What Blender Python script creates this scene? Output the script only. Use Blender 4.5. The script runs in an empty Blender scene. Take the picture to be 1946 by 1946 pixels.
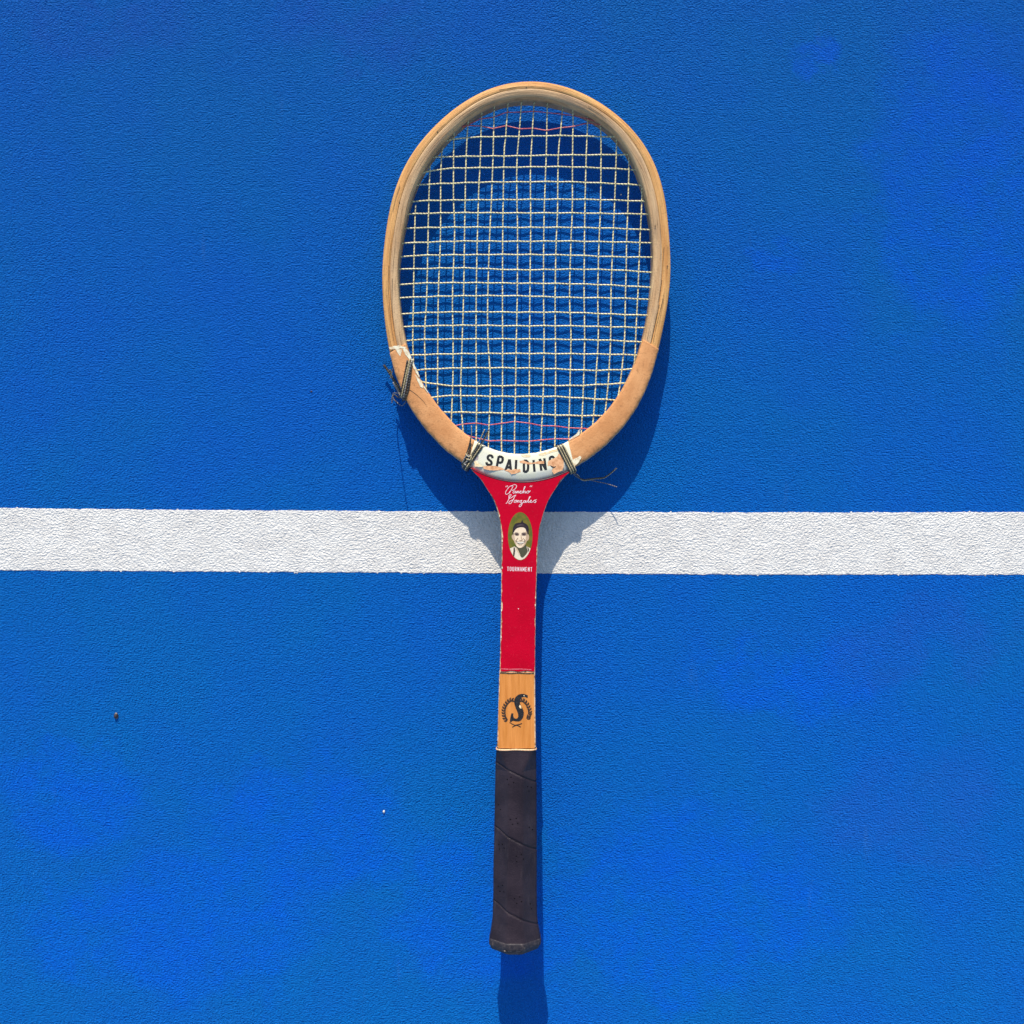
import bpy, bmesh, math, random
import numpy as np
from mathutils import Vector
from mathutils.geometry import tessellate_polygon

random.seed(7)
rng = np.random.default_rng(11)
SC = bpy.context.scene
COL = SC.collection

# ------------------------------------------------------------------ camera, sky, sun, exposure
U = 0.000431            # metres per unit: the racket was measured in units of 0.431 mm
F = 1900.0              # camera height in units
cam_d = bpy.data.cameras.new("camera")
cam = bpy.data.objects.new("camera", cam_d)
COL.objects.link(cam)
cam.location = (0, 0, F * U)
cam_d.sensor_width = 36
cam_d.lens = 36 * F / 1946
cam_d.clip_start = 0.01
cam_d.clip_end = 200
SC.camera = cam

SUN = Vector((-0.16, 1.80, 1.0)).normalized()     # towards the sun
world = bpy.data.worlds.new("World")
SC.world = world
world.use_nodes = True
wn = world.node_tree
sky = wn.nodes.new("ShaderNodeTexSky")
sky.sky_type = 'NISHITA'
sky.sun_disc = False
sky.sun_elevation = math.asin(SUN.z)
sky.sun_rotation = math.atan2(SUN.x, SUN.y)
bg = wn.nodes["Background"]
bg.inputs[1].default_value = 0.15
sky.ozone_density = 3.0
wn.links.new(sky.outputs[0], bg.inputs[0])

sun_d = bpy.data.lights.new("sun", 'SUN')
sun_d.energy = 3.9
sun_d.angle = math.radians(0.5)
sun_d.color = (1.0, 0.915, 0.80)
sun = bpy.data.objects.new("sun", sun_d)
COL.objects.link(sun)
sun.rotation_euler = SUN.to_track_quat('Z', 'Y').to_euler()
sun.location = SUN * 3

SC.view_settings.view_transform = 'Standard'
SC.view_settings.look = 'None'
SC.view_settings.gamma = 1
SC.view_settings.exposure = 0.53

# ------------------------------------------------------------------ helpers
def srgb(r, g, b):
    def f(c):
        c /= 255.0
        return c / 12.92 if c <= 0.04045 else ((c + 0.055) / 1.055) ** 2.4
    return (f(r), f(g), f(b), 1.0)

def W(x, y, z):
    """plan position measured at height z -> metres"""
    s = 1 - z / F
    return ((x - 973) * s * U, (973 - y) * s * U, z * U)

_q = np.polyfit([155, 930, 1808], [71, 73, 126], 2)
def zt(y):
    """height of the racket's upper face along its length (the old frame is a little bowed)"""
    return float(np.polyval(_q, y))

def P(x, y, dz=0.0):
    """plan position on the upper face, moved straight up or down by dz"""
    a = W(x, y, zt(y))
    return (a[0], a[1], a[2] + dz * U)

def PS(x, y, dz=0.0):
    """plan position measured on something lying dz off the upper face"""
    return W(x, y, zt(y) + dz)

def mesh_obj(name, verts, faces, mat=None, parent=None, uv=None, smooth=False):
    me = bpy.data.meshes.new(name)
    me.from_pydata([tuple(v) for v in verts], [], [tuple(f) for f in faces])
    if uv is not None:
        lay = me.uv_layers.new(name="UVMap")
        li = np.empty(len(me.loops), dtype=np.int32)
        me.loops.foreach_get("vertex_index", li)
        lay.data.foreach_set("uv", np.asarray(uv, dtype=np.float32)[li].ravel())
    if smooth:
        me.polygons.foreach_set("use_smooth", np.ones(len(me.polygons), dtype=bool))
    if mat:
        me.materials.append(mat)
    me.validate()
    me.update()
    o = bpy.data.objects.new(name, me)
    COL.objects.link(o)
    if parent:
        o.parent = parent
        o.matrix_parent_inverse = parent.matrix_world.inverted()
    return o

class Acc:
    def __init__(s):
        s.v, s.f, s.uv = [], [], []
    def add(s, v, f, uv=None):
        b = len(s.v)
        s.v += list(v)
        s.f += [tuple(i + b for i in q) for q in f]
        s.uv += list(uv) if uv is not None else [(0, 0)] * len(v)
    def build(s, name, mat, parent=None, smooth=False):
        return mesh_obj(name, s.v, s.f, mat, parent, s.uv, smooth)

def catmull(pts, n=6, closed=False):
    p = [np.array(q, float) for q in pts]
    out = []
    m = len(p)
    rngi = range(m if closed else m - 1)
    for i in rngi:
        if closed:
            a, b, c, d = p[i - 1], p[i], p[(i + 1) % m], p[(i + 2) % m]
        else:
            b, c = p[i], p[i + 1]
            a = p[i - 1] if i > 0 else 2 * b - c
            d = p[i + 2] if i + 2 < m else 2 * c - b
        for k in range(n):
            t = k / n
            out.append(0.5 * (2 * b + (c - a) * t + (2 * a - 5 * b + 4 * c - d) * t * t + (3 * b - a - 3 * c + d) * t ** 3))
    if not closed:
        out.append(p[-1])
    return out

def tube_geo(path, r, sides=8, closed=False, r_end=None):
    """round bar along a list of metre points; uv: u round, v length in mm"""
    p = [Vector(q) for q in path]
    n = len(p)
    v, f, uv = [], [], []
    L = 0
    prev = None
    for i in range(n):
        if closed:
            t = p[(i + 1) % n] - p[i - 1]
        else:
            t = p[min(i + 1, n - 1)] - p[max(i - 1, 0)]
        t.normalize()
        if prev is None:
            s = t.cross(Vector((0, 0, 1)))
            if s.length < 0.2:
                s = t.cross(Vector((0, 1, 0)))
        else:
            s = prev - t * prev.dot(t)
        s.normalize()
        prev = s
        b = s.cross(t)
        if i:
            L += (p[i] - p[i - 1]).length
        rr = r if r_end is None else r + (r_end - r) * i / (n - 1)
        for k in range(sides):
            a = 2 * math.pi * k / sides
            v.append(p[i] + s * (math.cos(a) * rr) + b * (math.sin(a) * rr))
            uv.append((k / sides, L * 1000))
    m = n if closed else n - 1
    for i in range(m):
        j = (i + 1) % n
        for k in range(sides):
            l = (k + 1) % sides
            f.append((i * sides + k, i * sides + l, j * sides + l, j * sides + k))
    if not closed:
        f.append(tuple(range(sides))[::-1])
        f.append(tuple((n - 1) * sides + k for k in range(sides)))
    return v, f, uv

def ribbon(acc, pts, w, dz, rise=0.0, w_end=None):
    """flat printed stroke of width w lying on the upper face"""
    p = [np.array(q, float) for q in pts]
    n = len(p)
    L, R = [], []
    for i in range(n):
        t0 = p[i] - p[i - 1] if i else p[1] - p[0]
        t1 = p[i + 1] - p[i] if i < n - 1 else t0
        t0 = t0 / (np.linalg.norm(t0) + 1e-9)
        t1 = t1 / (np.linalg.norm(t1) + 1e-9)
        t = t0 + t1
        nn = np.linalg.norm(t)
        t = t / nn if nn > 1e-3 else t0
        m = np.array((-t[1], t[0]))
        k = 1 / max(0.5, float(np.dot(m, (-t0[1], t0[0]))))
        ww = w if w_end is None else w + (w_end - w) * i / (n - 1)
        L.append(p[i] + m * ww * 0.5 * k)
        R.append(p[i] - m * ww * 0.5 * k)
    v = []
    for i in range(n):
        d = dz + rise * i
        v += [P(L[i][0], L[i][1], d), P(R[i][0], R[i][1], d)]
    f = [(2 * i, 2 * i + 1, 2 * i + 3, 2 * i + 2) for i in range(n - 1)]
    acc.add(v, f)

def patch(acc, pts, dz, zf=None):
    """flat flake: outline extruded a hair, fan-triangulated by bmesh later"""
    v = [zf(x, y, dz) if zf else P(x, y, dz) for x, y in pts]
    f = []
    for t in tessellate_polygon([[Vector((x, -y, 0)) for x, y in pts]]):
        p0, p1, p2 = (pts[i] for i in t)
        cr = (p1[0] - p0[0]) * (p2[1] - p0[1]) - (p1[1] - p0[1]) * (p2[0] - p0[0])
        f.append(tuple(t) if cr < 0 else tuple(reversed(t)))
    acc.add(v, f)

def rough_outline(pts, amp=1.0, n=4, smooth=True):
    q = []
    for i in range(len(pts)):
        a_, b_ = np.array(pts[i], float), np.array(pts[(i + 1) % len(pts)], float)
        m_ = max(1, int(np.linalg.norm(b_ - a_) / 1.6)) if amp > 0.15 else 1
        q += [a_ + (b_ - a_) * k / m_ for k in range(m_)]
    amp = min(amp, 0.45)
    return [(a[0] + random.uniform(-amp, amp), a[1] + random.uniform(-amp, amp)) for a in q]

# ------------------------------------------------------------------ materials
class M:
    def __init__(s, name, rough=0.6, spec=0.4):
        s.m = bpy.data.materials.new(name)
        s.m.use_nodes = True
        s.t = s.m.node_tree
        s.b = s.t.nodes["Principled BSDF"]
        s.b.inputs["Roughness"].default_value = rough
        s.b.inputs["Specular IOR Level"].default_value = spec
    def n(s, kind, **kw):
        o = s.t.nodes.new(kind)
        for k, v in kw.items():
            setattr(o, k, v)
        return o
    def l(s, a, b):
        s.t.links.new(a, b)
    def coord(s, which, scale=(1, 1, 1), loc=(0, 0, 0), rot=(0, 0, 0)):
        c = s.n("ShaderNodeTexCoord")
        m = s.n("ShaderNodeMapping")
        m.inputs["Scale"].default_value = scale
        m.inputs["Location"].default_value = loc
        m.inputs["Rotation"].default_value = rot
        s.l(c.outputs[which], m.inputs[0])
        return m.outputs[0]
    def noise(s, vec, scale, detail=3, rough=0.55, dist=0.0):
        o = s.n("ShaderNodeTexNoise")
        o.inputs["Scale"].default_value = scale
        o.inputs["Detail"].default_value = detail
        o.inputs["Roughness"].default_value = rough
        o.inputs["Distortion"].default_value = dist
        s.l(vec, o.inputs["Vector"])
        return o.outputs["Fac"]
    def ramp(s, fac, stops, interp='LINEAR'):
        o = s.n("ShaderNodeValToRGB")
        o.color_ramp.interpolation = interp
        e = o.color_ramp.elements
        while len(e) < len(stops):
            e.new(0.5)
        for q, (p, c) in zip(e, stops):
            q.position = p
            q.color = c if len(c) == 4 else (*c, 1)
        s.l(fac, o.inputs[0])
        return o.outputs[0]
    def mix(s, fac, a, b, mode='MIX'):
        o = s.n("ShaderNodeMix", data_type='RGBA', blend_type=mode)
        for sock, val in ((o.inputs[0], fac), (o.inputs[6], a), (o.inputs[7], b)):
            if hasattr(val, "links") or hasattr(val, "is_linked"):
                s.l(val, sock)
            else:
                sock.default_value = val
        return o.outputs[2]
    def math(s, op, a, b=0.0, c=0.0):
        o = s.n("ShaderNodeMath", operation=op)
        for i, val in enumerate((a, b, c)):
            if hasattr(val, "is_linked"):
                s.l(val, o.inputs[i])
            else:
                o.inputs[i].default_value = val
        return o.outputs[0]
    def color(s, c):
        if hasattr(c, "is_linked"):
            s.l(c, s.b.inputs["Base Color"])
        else:
            s.b.inputs["Base Color"].default_value = c
        return s
    def bump(s, height, dist, strength=1.0):
        o = s.n("ShaderNodeBump")
        o.inputs["Strength"].default_value = strength
        o.inputs["Distance"].default_value = dist
        s.l(height, o.inputs["Height"])
        s.l(o.outputs[0], s.b.inputs["Normal"])
        return s

BW = lambda v: (v, v, v, 1)

def relief(m, amp, f=1.0):
    """rolled acrylic texture: millimetre wrinkles, a touch wider across than along"""
    v = m.coord("Object", (0.80, 1.0, 1.0))
    a = m.noise(v, 760 * f, 2.0, 0.55, 0.3)
    b = m.noise(v, 260 * f, 2.0, 0.5, 0.3)
    h = m.math('ADD', a, m.math('MULTIPLY', b, 0.30))
    m.bump(h, amp)
    return a

# court paint
m = M("blue_court_paint", 0.60, 0.05)
m.b.inputs["Diffuse Roughness"].default_value = 1.0
a = relief(m, 0.0056, 1.05)
v = m.coord("Object")
n1 = m.noise(v, 4.5, 4, 0.6)
n2 = m.noise(m.coord("Object", (1, 1, 1), (3.1, 7.7, 0)), 26, 4, 0.65)
n3 = m.noise(m.coord("Object", (1, 1, 1), (9.1, 1.7, 0)), 420, 2, 0.6)
base = m.mix(m.ramp(n1, [(0.40, BW(0)), (0.62, BW(1))]), (0.0016, 0.150, 0.500, 1), (0.0022, 0.134, 0.555, 1))
# patches mixed towards a more vivid blue: each a soft blob with a ragged, noisy outline
warp = m.n("ShaderNodeTexNoise")
warp.inputs["Scale"].default_value = 14
warp.inputs["Detail"].default_value = 5
warp.inputs["Roughness"].default_value = 0.68
m.l(v, warp.inputs["Vector"])
off = m.n("ShaderNodeVectorMath", operation='MULTIPLY_ADD')
m.l(warp.outputs["Color"], off.inputs[0])
off.inputs[1].default_value = (0.16, 0.16, 0.0)
m.l(v, off.inputs[2])
def blob(px, py, rx, ry, soft=0.35):
    c = W(px, py, 0)
    mp = m.n("ShaderNodeMapping", vector_type='TEXTURE')
    mp.inputs["Location"].default_value = (c[0] + 0.08, c[1] + 0.08, 0)
    mp.inputs["Scale"].default_value = (rx * U, ry * U, 1)
    m.l(off.outputs[0], mp.inputs[0])
    ln = m.n("ShaderNodeVectorMath", operation='LENGTH')
    m.l(mp.outputs[0], ln.inputs[0])
    return m.ramp(ln.outputs["Value"], [(1 - soft, BW(1)), (1.0, BW(0))])
def blobs(lst):
    acc_ = None
    for q in lst:
        k = blob(*q)
        acc_ = k if acc_ is None else m.math('MAXIMUM', acc_, k)
    return acc_
vivid = blobs([(1830, 330, 210, 330, 0.3), (1470, 480, 75, 55, 0.4), (1540, 100, 80, 50, 0.4), (950, 1730, 260, 190, 0.3), (560, 1590, 260, 150, 0.35), (330, 1760, 330, 170, 0.35), (1280, 1720, 330, 210, 0.3), (120, 1500, 170, 110, 0.4), (1500, 1270, 210, 90, 0.45)])
dull = blobs([(1760, 1540, 220, 130, 0.5), (1760, 1230, 200, 90, 0.5), (170, 60, 190, 80, 0.5), (680, 60, 200, 70, 0.5)])
vn = m.ramp(m.noise(m.coord('Object', (1, 1, 1), (2.2, 4.1, 0)), 34, 6, 0.72), [(0.36, BW(0.25)), (0.6, BW(1))])
base = m.mix(m.math('MULTIPLY', m.math('MULTIPLY', vivid, vn), 0.56), base, (0.0004, 0.126, 0.74, 1))
base = m.mix(m.math('MULTIPLY', m.math('MULTIPLY', dull, vn), 0.6), base, (0.012, 0.120, 0.52, 1))
base = m.mix(m.math('MULTIPLY', m.ramp(n2, [(0.55, BW(0)), (0.75, BW(1))]), 0.35), base, (0.006, 0.134, 0.49, 1))
scr = m.noise(m.coord('Object', (60, 9, 1), (0, 0, 0), (0, 0, 0.5)), 1.0, 3, 0.55)
base = m.mix(m.math('MULTIPLY', m.ramp(scr, [(0.70, BW(0)), (0.78, BW(1))]), 0.22), base, (0.05, 0.20, 0.52, 1))
base = m.mix(m.ramp(n3, [(0.66, BW(0)), (0.74, BW(1))]), base, (0.02, 0.20, 0.60, 1))
m.color(base)
MAT_BLUE = m.m

m = M("white_line_paint", 0.6, 0.3)
relief(m, 0.0017, 0.95)
n1 = m.noise(m.coord("Object"), 60, 4, 0.65)
g_ = m.noise(m.coord('Object', (1, 1, 1), (5, 5, 0)), 300, 5, 0.75)
wcol = (m.ramp(n1, [(0.35, (0.63, 0.605, 0.55, 1)), (0.6, (0.71, 0.685, 0.62, 1))]))
wcol = m.mix(m.math('MULTIPLY', m.ramp(g_, [(0.62, BW(0)), (0.74, BW(1))]), 0.35), wcol, (0.36, 0.36, 0.37, 1))
m.color(wcol)
MAT_WHITE = m.m

def wood_uv(name, ca, cb, dark, streak=0.5, rough=0.55, tint=(0.5, 0.4, 0.2, 1)):
    """wood whose grain follows the bent rim: u across in units, v along in units"""
    m = M(name, rough, 0.2)
    v1 = m.coord("UV", (0.10, 0.008, 1))
    v2 = m.coord("UV", (0.55, 0.012, 1))
    v3 = m.coord("UV", (0.30, 0.30, 1))
    a = m.noise(v1, 1.0, 4, 0.6, 0.3)
    b = m.noise(v2, 1.0, 3, 0.6, 0.2)
    c = m.noise(v3, 1.0, 3, 0.6)
    col = m.mix(m.ramp(a, [(0.36, BW(0)), (0.64, BW(1))]), ca, cb)
    col = m.mix(m.math('MULTIPLY', m.ramp(b, [(0.54, BW(0)), (0.70, BW(1))]), streak), col, dark)
    col = m.mix(m.math('MULTIPLY', m.ramp(c, [(0.56, BW(0)), (0.72, BW(1))]), 0.4), col, dark)
    e = m.noise(m.coord('UV', (0.03, 0.012, 1), (4.2, 1.7, 0)), 1.0, 5, 0.7, 0.6)
    col = m.mix(m.math('MULTIPLY', m.ramp(e, [(0.5, BW(0)), (0.66, BW(1))]), 0.45), col, tint)
    m.color(col)
    h = m.math('ADD', b, m.math('MULTIPLY', c, 0.4))
    m.bump(h, 0.0005)
    return m.m

MAT_OUTER = wood_uv("golden_ash_veneer", srgb(218, 166, 102), srgb(190, 134, 76), srgb(98, 64, 36), 0.8, 0.55, srgb(176, 150, 92))
MAT_INNER = wood_uv("weathered_beech_veneer", srgb(206, 172, 128), srgb(180, 142, 100), srgb(96, 70, 48), 0.85, 0.55, srgb(150, 124, 100))

def plain(name, base, other, scale=900, rough=0.5, spec=0.4, lo=0.45, hi=0.65, bump=0.0, space="Object", sc=(1, 1, 1)):
    m = M(name, rough, spec)
    v = m.coord(space, sc)
    n = m.noise(v, scale, 4, 0.6)
    m.color(m.mix(m.ramp(n, [(lo, BW(0)), (hi, BW(1))]), base, other))
    if bump:
        m.bump(n, bump)
    return m.m

# tan fibre overlay: speckled, scuffed darker along its outer edge
m = M("tan_fibre", 0.55, 0.2)
v = m.coord("Object")
n1 = m.noise(v, 55, 4, 0.6)
n2 = m.noise(v, 900, 4, 0.65)
n3 = m.noise(v, 210, 5, 0.7, 0.4)
col = m.mix(m.ramp(n1, [(0.35, BW(0)), (0.65, BW(1))]), srgb(212, 154, 100), srgb(194, 134, 82))
col = m.mix(m.math('MULTIPLY', m.ramp(n2, [(0.5, BW(0)), (0.7, BW(1))]), 0.35), col, srgb(176, 112, 66))
uvn = m.n("ShaderNodeTexCoord")
sep = m.n("ShaderNodeSeparateXYZ")
m.l(uvn.outputs["UV"], sep.inputs[0])
edge = m.ramp(sep.outputs[0], [(0.02, BW(1)), (0.34, BW(0))])
wear = m.math('MULTIPLY', edge, m.ramp(n3, [(0.44, BW(0)), (0.62, BW(1))]))
col = m.mix(m.math('MULTIPLY', wear, 0.85), col, srgb(112, 86, 58))
sp_ = m.noise(m.coord("Object", (1, 1, 1), (1.3, 2.2, 0)), 330, 5, 0.75)
col = m.mix(m.math('MULTIPLY', m.ramp(sp_, [(0.57, BW(0)), (0.66, BW(1))]), 0.7), col, srgb(146, 100, 62))
lg_ = m.noise(m.coord("UV", (9, 0.05, 1)), 1.0, 4, 0.6)
col = m.mix(m.math('MULTIPLY', m.ramp(lg_, [(0.5, BW(0)), (0.68, BW(1))]), 0.3), col, srgb(170, 112, 66))
rim_ = m.math('MULTIPLY', m.ramp(sep.outputs[0], [(0.03, BW(1)), (0.07, BW(0))]), m.ramp(n3, [(0.40, BW(0)), (0.50, BW(1))]))
col = m.mix(m.math('MULTIPLY', rim_, 0.9), col, srgb(156, 152, 130))
m.color(col)
m.bump(n2, 0.0002)
MAT_TAN = m.m

m = M("cream_enamel", 0.4, 0.45)
v = m.coord("Object")
n1 = m.noise(v, 120, 4, 0.65)
n2 = m.noise(v, 420, 5, 0.7)
col = m.mix(m.ramp(n1, [(0.4, BW(0)), (0.62, BW(1))]), (0.76, 0.725, 0.50, 1), (0.70, 0.68, 0.54, 1))
col = m.mix(m.math('MULTIPLY', m.ramp(n2, [(0.64, BW(0)), (0.76, BW(1))]), 0.3), col, srgb(190, 176, 150))
m.color(col)
MAT_CREAM = m.m

m = M("red_enamel", 0.5, 0.06)
v = m.coord("Object")
n1 = m.noise(v, 40, 4, 0.6)
n2 = m.noise(v, 700, 4, 0.7)
n3 = m.noise(m.coord("Object", (1, 0.25, 1)), 330, 5, 0.7)
col = m.mix(m.ramp(n1, [(0.38, BW(0)), (0.62, BW(1))]), (0.47, 0.0008, 0.018, 1), (0.41, 0.0008, 0.015, 1))
col = m.mix(m.math('MULTIPLY', m.ramp(n2, [(0.60, BW(0)), (0.74, BW(1))]), 0.35), col, (0.56, 0.06, 0.09, 1))
col = m.mix(m.math('MULTIPLY', m.ramp(n3, [(0.66, BW(0)), (0.74, BW(1))]), 0.4), col, (0.30, 0.004, 0.02, 1))
m.color(col)
m.bump(n2, 0.00015)
MAT_RED = m.m

# handle facing: straight grained orange wood
m = M("orange_varnished_wood", 0.42, 0.25)
v1 = m.coord("Object", (260, 16, 1))
v2 = m.coord("Object", (1200, 45, 1))
a = m.noise(v1, 1.0, 4, 0.6, 0.4)
b = m.noise(v2, 1.0, 3, 0.6)
c = m.noise(m.coord("Object", (520, 90, 1)), 1.0, 4, 0.7)
col = m.mix(m.ramp(a, [(0.36, BW(0)), (0.64, BW(1))]), srgb(210, 138, 70), srgb(190, 120, 52))
col = m.mix(m.math('MULTIPLY', m.ramp(b, [(0.5, BW(0)), (0.7, BW(1))]), 0.4), col, srgb(170, 98, 42))
col = m.mix(m.math('MULTIPLY', m.ramp(c, [(0.64, BW(0)), (0.76, BW(1))]), 0.5), col, srgb(128, 72, 34))
m.color(col)
m.bump(b, 0.0002)
MAT_ORANGE = m.m

MAT_CORE = plain("worn_side_wood", srgb(214, 186, 150), srgb(132, 98, 66), 380, 0.6, 0.2, 0.44, 0.62)
MAT_INK = plain("black_print", (0.010, 0.010, 0.011, 1), (0.03, 0.028, 0.026, 1), 900, 0.45, 0.4)
MAT_SCRIPT = plain("white_print", (0.74, 0.66, 0.66, 1), (0.62, 0.36, 0.38, 1), 1400, 0.45, 0.2, 0.5, 0.7)
MAT_CHIP = plain("bare_wood_chip", srgb(222, 170, 124), srgb(188, 132, 88), 420, 0.65, 0.25)
MAT_STAIN = plain("worn_cream_stain", srgb(228, 196, 142), srgb(232, 222, 186), 380, 0.6, 0.25, 0.42, 0.58)
MAT_FLAKE = plain("cream_flake", (0.74, 0.70, 0.50, 1), (0.60, 0.46, 0.28, 1), 420, 0.55, 0.2, 0.46, 0.60)
MAT_BORDER = plain("dark_border_line", (0.03, 0.004, 0.012, 1), (0.08, 0.006, 0.02, 1), 500, 0.4, 0.4)
MAT_DIRT = plain("dark_grime", (0.05, 0.035, 0.02, 1), (0.16, 0.10, 0.06, 1), 500, 0.7, 0.2)

# nylon string with a dark spiral thread
def string_mat(name, base, dark, pitch, share):
    m = M(name, 0.35, 0.5)
    tc = m.n("ShaderNodeTexCoord")
    sp = m.n("ShaderNodeSeparateXYZ")
    m.l(tc.outputs["UV"], sp.inputs[0])
    ph = m.math('ADD', m.math('MULTIPLY', sp.outputs[1], 1.0 / pitch), sp.outputs[0])
    fr = m.math('FRACT', ph)
    k = m.ramp(fr, [(0.0, BW(1)), (share * 0.9, BW(1)), (share, BW(0)), (1.0, BW(0))])
    n = m.noise(m.coord("Object"), 160, 3, 0.6)
    k2 = m.math('MULTIPLY', k, m.ramp(n, [(0.35, BW(0.55)), (0.6, BW(1))]))
    m.color(m.mix(k2, base, dark))
    return m.m
MAT_STRING = string_mat("cream_nylon_string", (0.72, 0.65, 0.33, 1), (0.09, 0.065, 0.03, 1), 2.8, 0.30)
MAT_REDSTR = string_mat("red_trim_string", (0.62, 0.10, 0.09, 1), (0.30, 0.02, 0.03, 1), 3.0, 0.3)
MAT_TWINE_D = string_mat("black_twine", (0.018, 0.017, 0.016, 1), (0.14, 0.12, 0.08, 1), 2.2, 0.25)
MAT_TWINE_G = string_mat("gold_twine", (0.46, 0.38, 0.20, 1), (0.16, 0.13, 0.08, 1), 2.2, 0.35)
MAT_TWINE_S = string_mat("grey_twine", (0.22, 0.21, 0.19, 1), (0.03, 0.03, 0.03, 1), 2.2, 0.4)

m = M("black_grip_leather", 0.45, 0.28)
v = m.coord("Object")
n1 = m.noise(v, 700, 4, 0.6)
n2 = m.noise(v, 48, 4, 0.65)
n3 = m.noise(m.coord("Object", (1, 0.2, 1)), 240, 4, 0.65)
col = m.mix(m.ramp(n2, [(0.36, BW(0)), (0.64, BW(1))]), (0.014, 0.009, 0.013, 1), (0.028, 0.019, 0.025, 1))
col = m.mix(m.math('MULTIPLY', m.ramp(n3, [(0.58, BW(0)), (0.74, BW(1))]), 0.4), col, (0.055, 0.044, 0.048, 1))
m.color(col)
m.bump(m.math('ADD', n1, m.math('MULTIPLY', n3, 0.6)), 0.0003)
MAT_GRIP = m.m

m = M("scuffed_butt_leather", 0.5, 0.45)
v = m.coord("Object")
n1 = m.noise(v, 420, 5, 0.7)
n2 = m.noise(v, 140, 4, 0.65)
col = m.mix(m.ramp(n1, [(0.45, BW(0)), (0.68, BW(1))]), (0.016, 0.013, 0.017, 1), (0.060, 0.046, 0.044, 1))
col = m.mix(m.ramp(n2, [(0.62, BW(0)), (0.70, BW(1))]), col, (0.15, 0.11, 0.08, 1))
m.color(col)
m.bump(n1, 0.0003)
MAT_BUTT = m.m

# ------------------------------------------------------------------ setting
def grid_sheet(name, xs, ys, z, mat):
    v = [(x, y, z) for y in ys for x in xs]
    nx = len(xs)
    f = [(j * nx + i, j * nx + i + 1, (j + 1) * nx + i + 1, (j + 1) * nx + i) for j in range(len(ys) - 1) for i in range(nx - 1)]
    return mesh_obj(name, v, f, mat)

court = grid_sheet("court_ground", np.linspace(-15, 15, 31), np.linspace(-15, 15, 31), 0.0, MAT_BLUE)
court["kind"] = "structure"
court["label"] = "textured blue acrylic tennis court surface"

# painted line: its two edges waver a little
LT = [(-9000, 962), (-1500, 963), (0, 965.5), (250, 968), (550, 970.2), (980, 972.8), (1400, 973.6), (1700, 973.6), (1946, 973.2), (3500, 972.5), (11000, 972)]
LB = [(-9000, 1081), (-1500, 1082), (0, 1083.8), (250, 1085.2), (550, 1087), (980, 1089.6), (1400, 1091.6), (1700, 1092), (1946, 1091.8), (3500, 1091), (11000, 1090)]
xs = np.concatenate([np.linspace(-9000, -300, 60)[:-1], np.arange(-300, 2250, 2.5), np.linspace(2250, 11000, 60)])
def wav(n, amp):
    a = rng.normal(0, 1, n)
    b = np.convolve(rng.normal(0, 1, n), np.ones(9) / 9, 'same') * 2.2
    sp = np.where(rng.random(n) < 0.022, rng.uniform(1.0, 3.4, n), 0.0)
    return (a * 0.35 + b) * amp, sp
w1, s1 = wav(len(xs), 0.5)
w2, s2 = wav(len(xs), 0.5)
top = np.interp(xs, *zip(*LT)) + w1 - s1
bot = np.interp(xs, *zip(*LB)) + w2 + s2
h = 0.9
sec = []
for i, x in enumerate(xs):
    rows = [(top[i], -0.5), (top[i], h * 0.7), (top[i] + 1.2, h)]
    rows += [(top[i] + (bot[i] - top[i]) * k / 8, h) for k in range(1, 8)]
    rows += [(bot[i] - 1.2, h), (bot[i], h * 0.7), (bot[i], -0.5)]
    sec.append([W(x, y, z) for y, z in rows])
nr = len(sec[0])
v = [q for s in sec for q in s]
f = [(i * nr + j, i * nr + j + 1, (i + 1) * nr + j + 1, (i + 1) * nr + j) for i in range(len(xs) - 1) for j in range(nr - 1)]
line = mesh_obj("court_line", v, f, MAT_WHITE)
line["kind"] = "structure"
line["label"] = "white painted line crossing the blue court"

# ------------------------------------------------------------------ racket
racket = bpy.data.objects.new("tennis_racket", None)
COL.objects.link(racket)
racket.location = W(985, 1000, zt(1000) - 45)
racket["label"] = "old wooden tennis racket with red throat and black grip across the white line"
racket["category"] = "tennis racket"
bpy.context.view_layer.update()

CX, CY = 1000.0, 515.0
OUT = [(1019.5,153),(981.5,155),(932,165),(899,181),(865.6,203),(841,224),(816,246),(799,266),(783,289),(769.5,314),(758,337),(746,368),(739,401.5),(733,428),
(730,463),(726.5,496),(725.7,529),(726,562),(727,587),(731.5,617),(736.4,645),(739,662),(744,688),(751,711),(760,736),(774.5,768),(793,794),(812,818),(830.5,839),(849,855.5),
(868,872),(879,881),(907,897),(934,905.5),(961,910.5),(994.6,913),(1021.5,912.2),(1048,908),(1075,900),
(1101.5,880),(1124,866.5),(1152,845),(1174,823),(1198,795),(1219,759),(1234,727.6),(1240,701.5),(1248,678),(1255,653.5),(1261.5,625),(1267,595.6),(1271.4,562),(1274,529),(1275.5,496),
(1274.7,455),(1271,428),(1266,388),(1260,353.5),(1251.5,325),(1240,299),(1228,279),(1212,254),(1193.6,234),(1170,214),(1145.6,196),(1112,178),(1079,163),(1046,154.5)]
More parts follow.
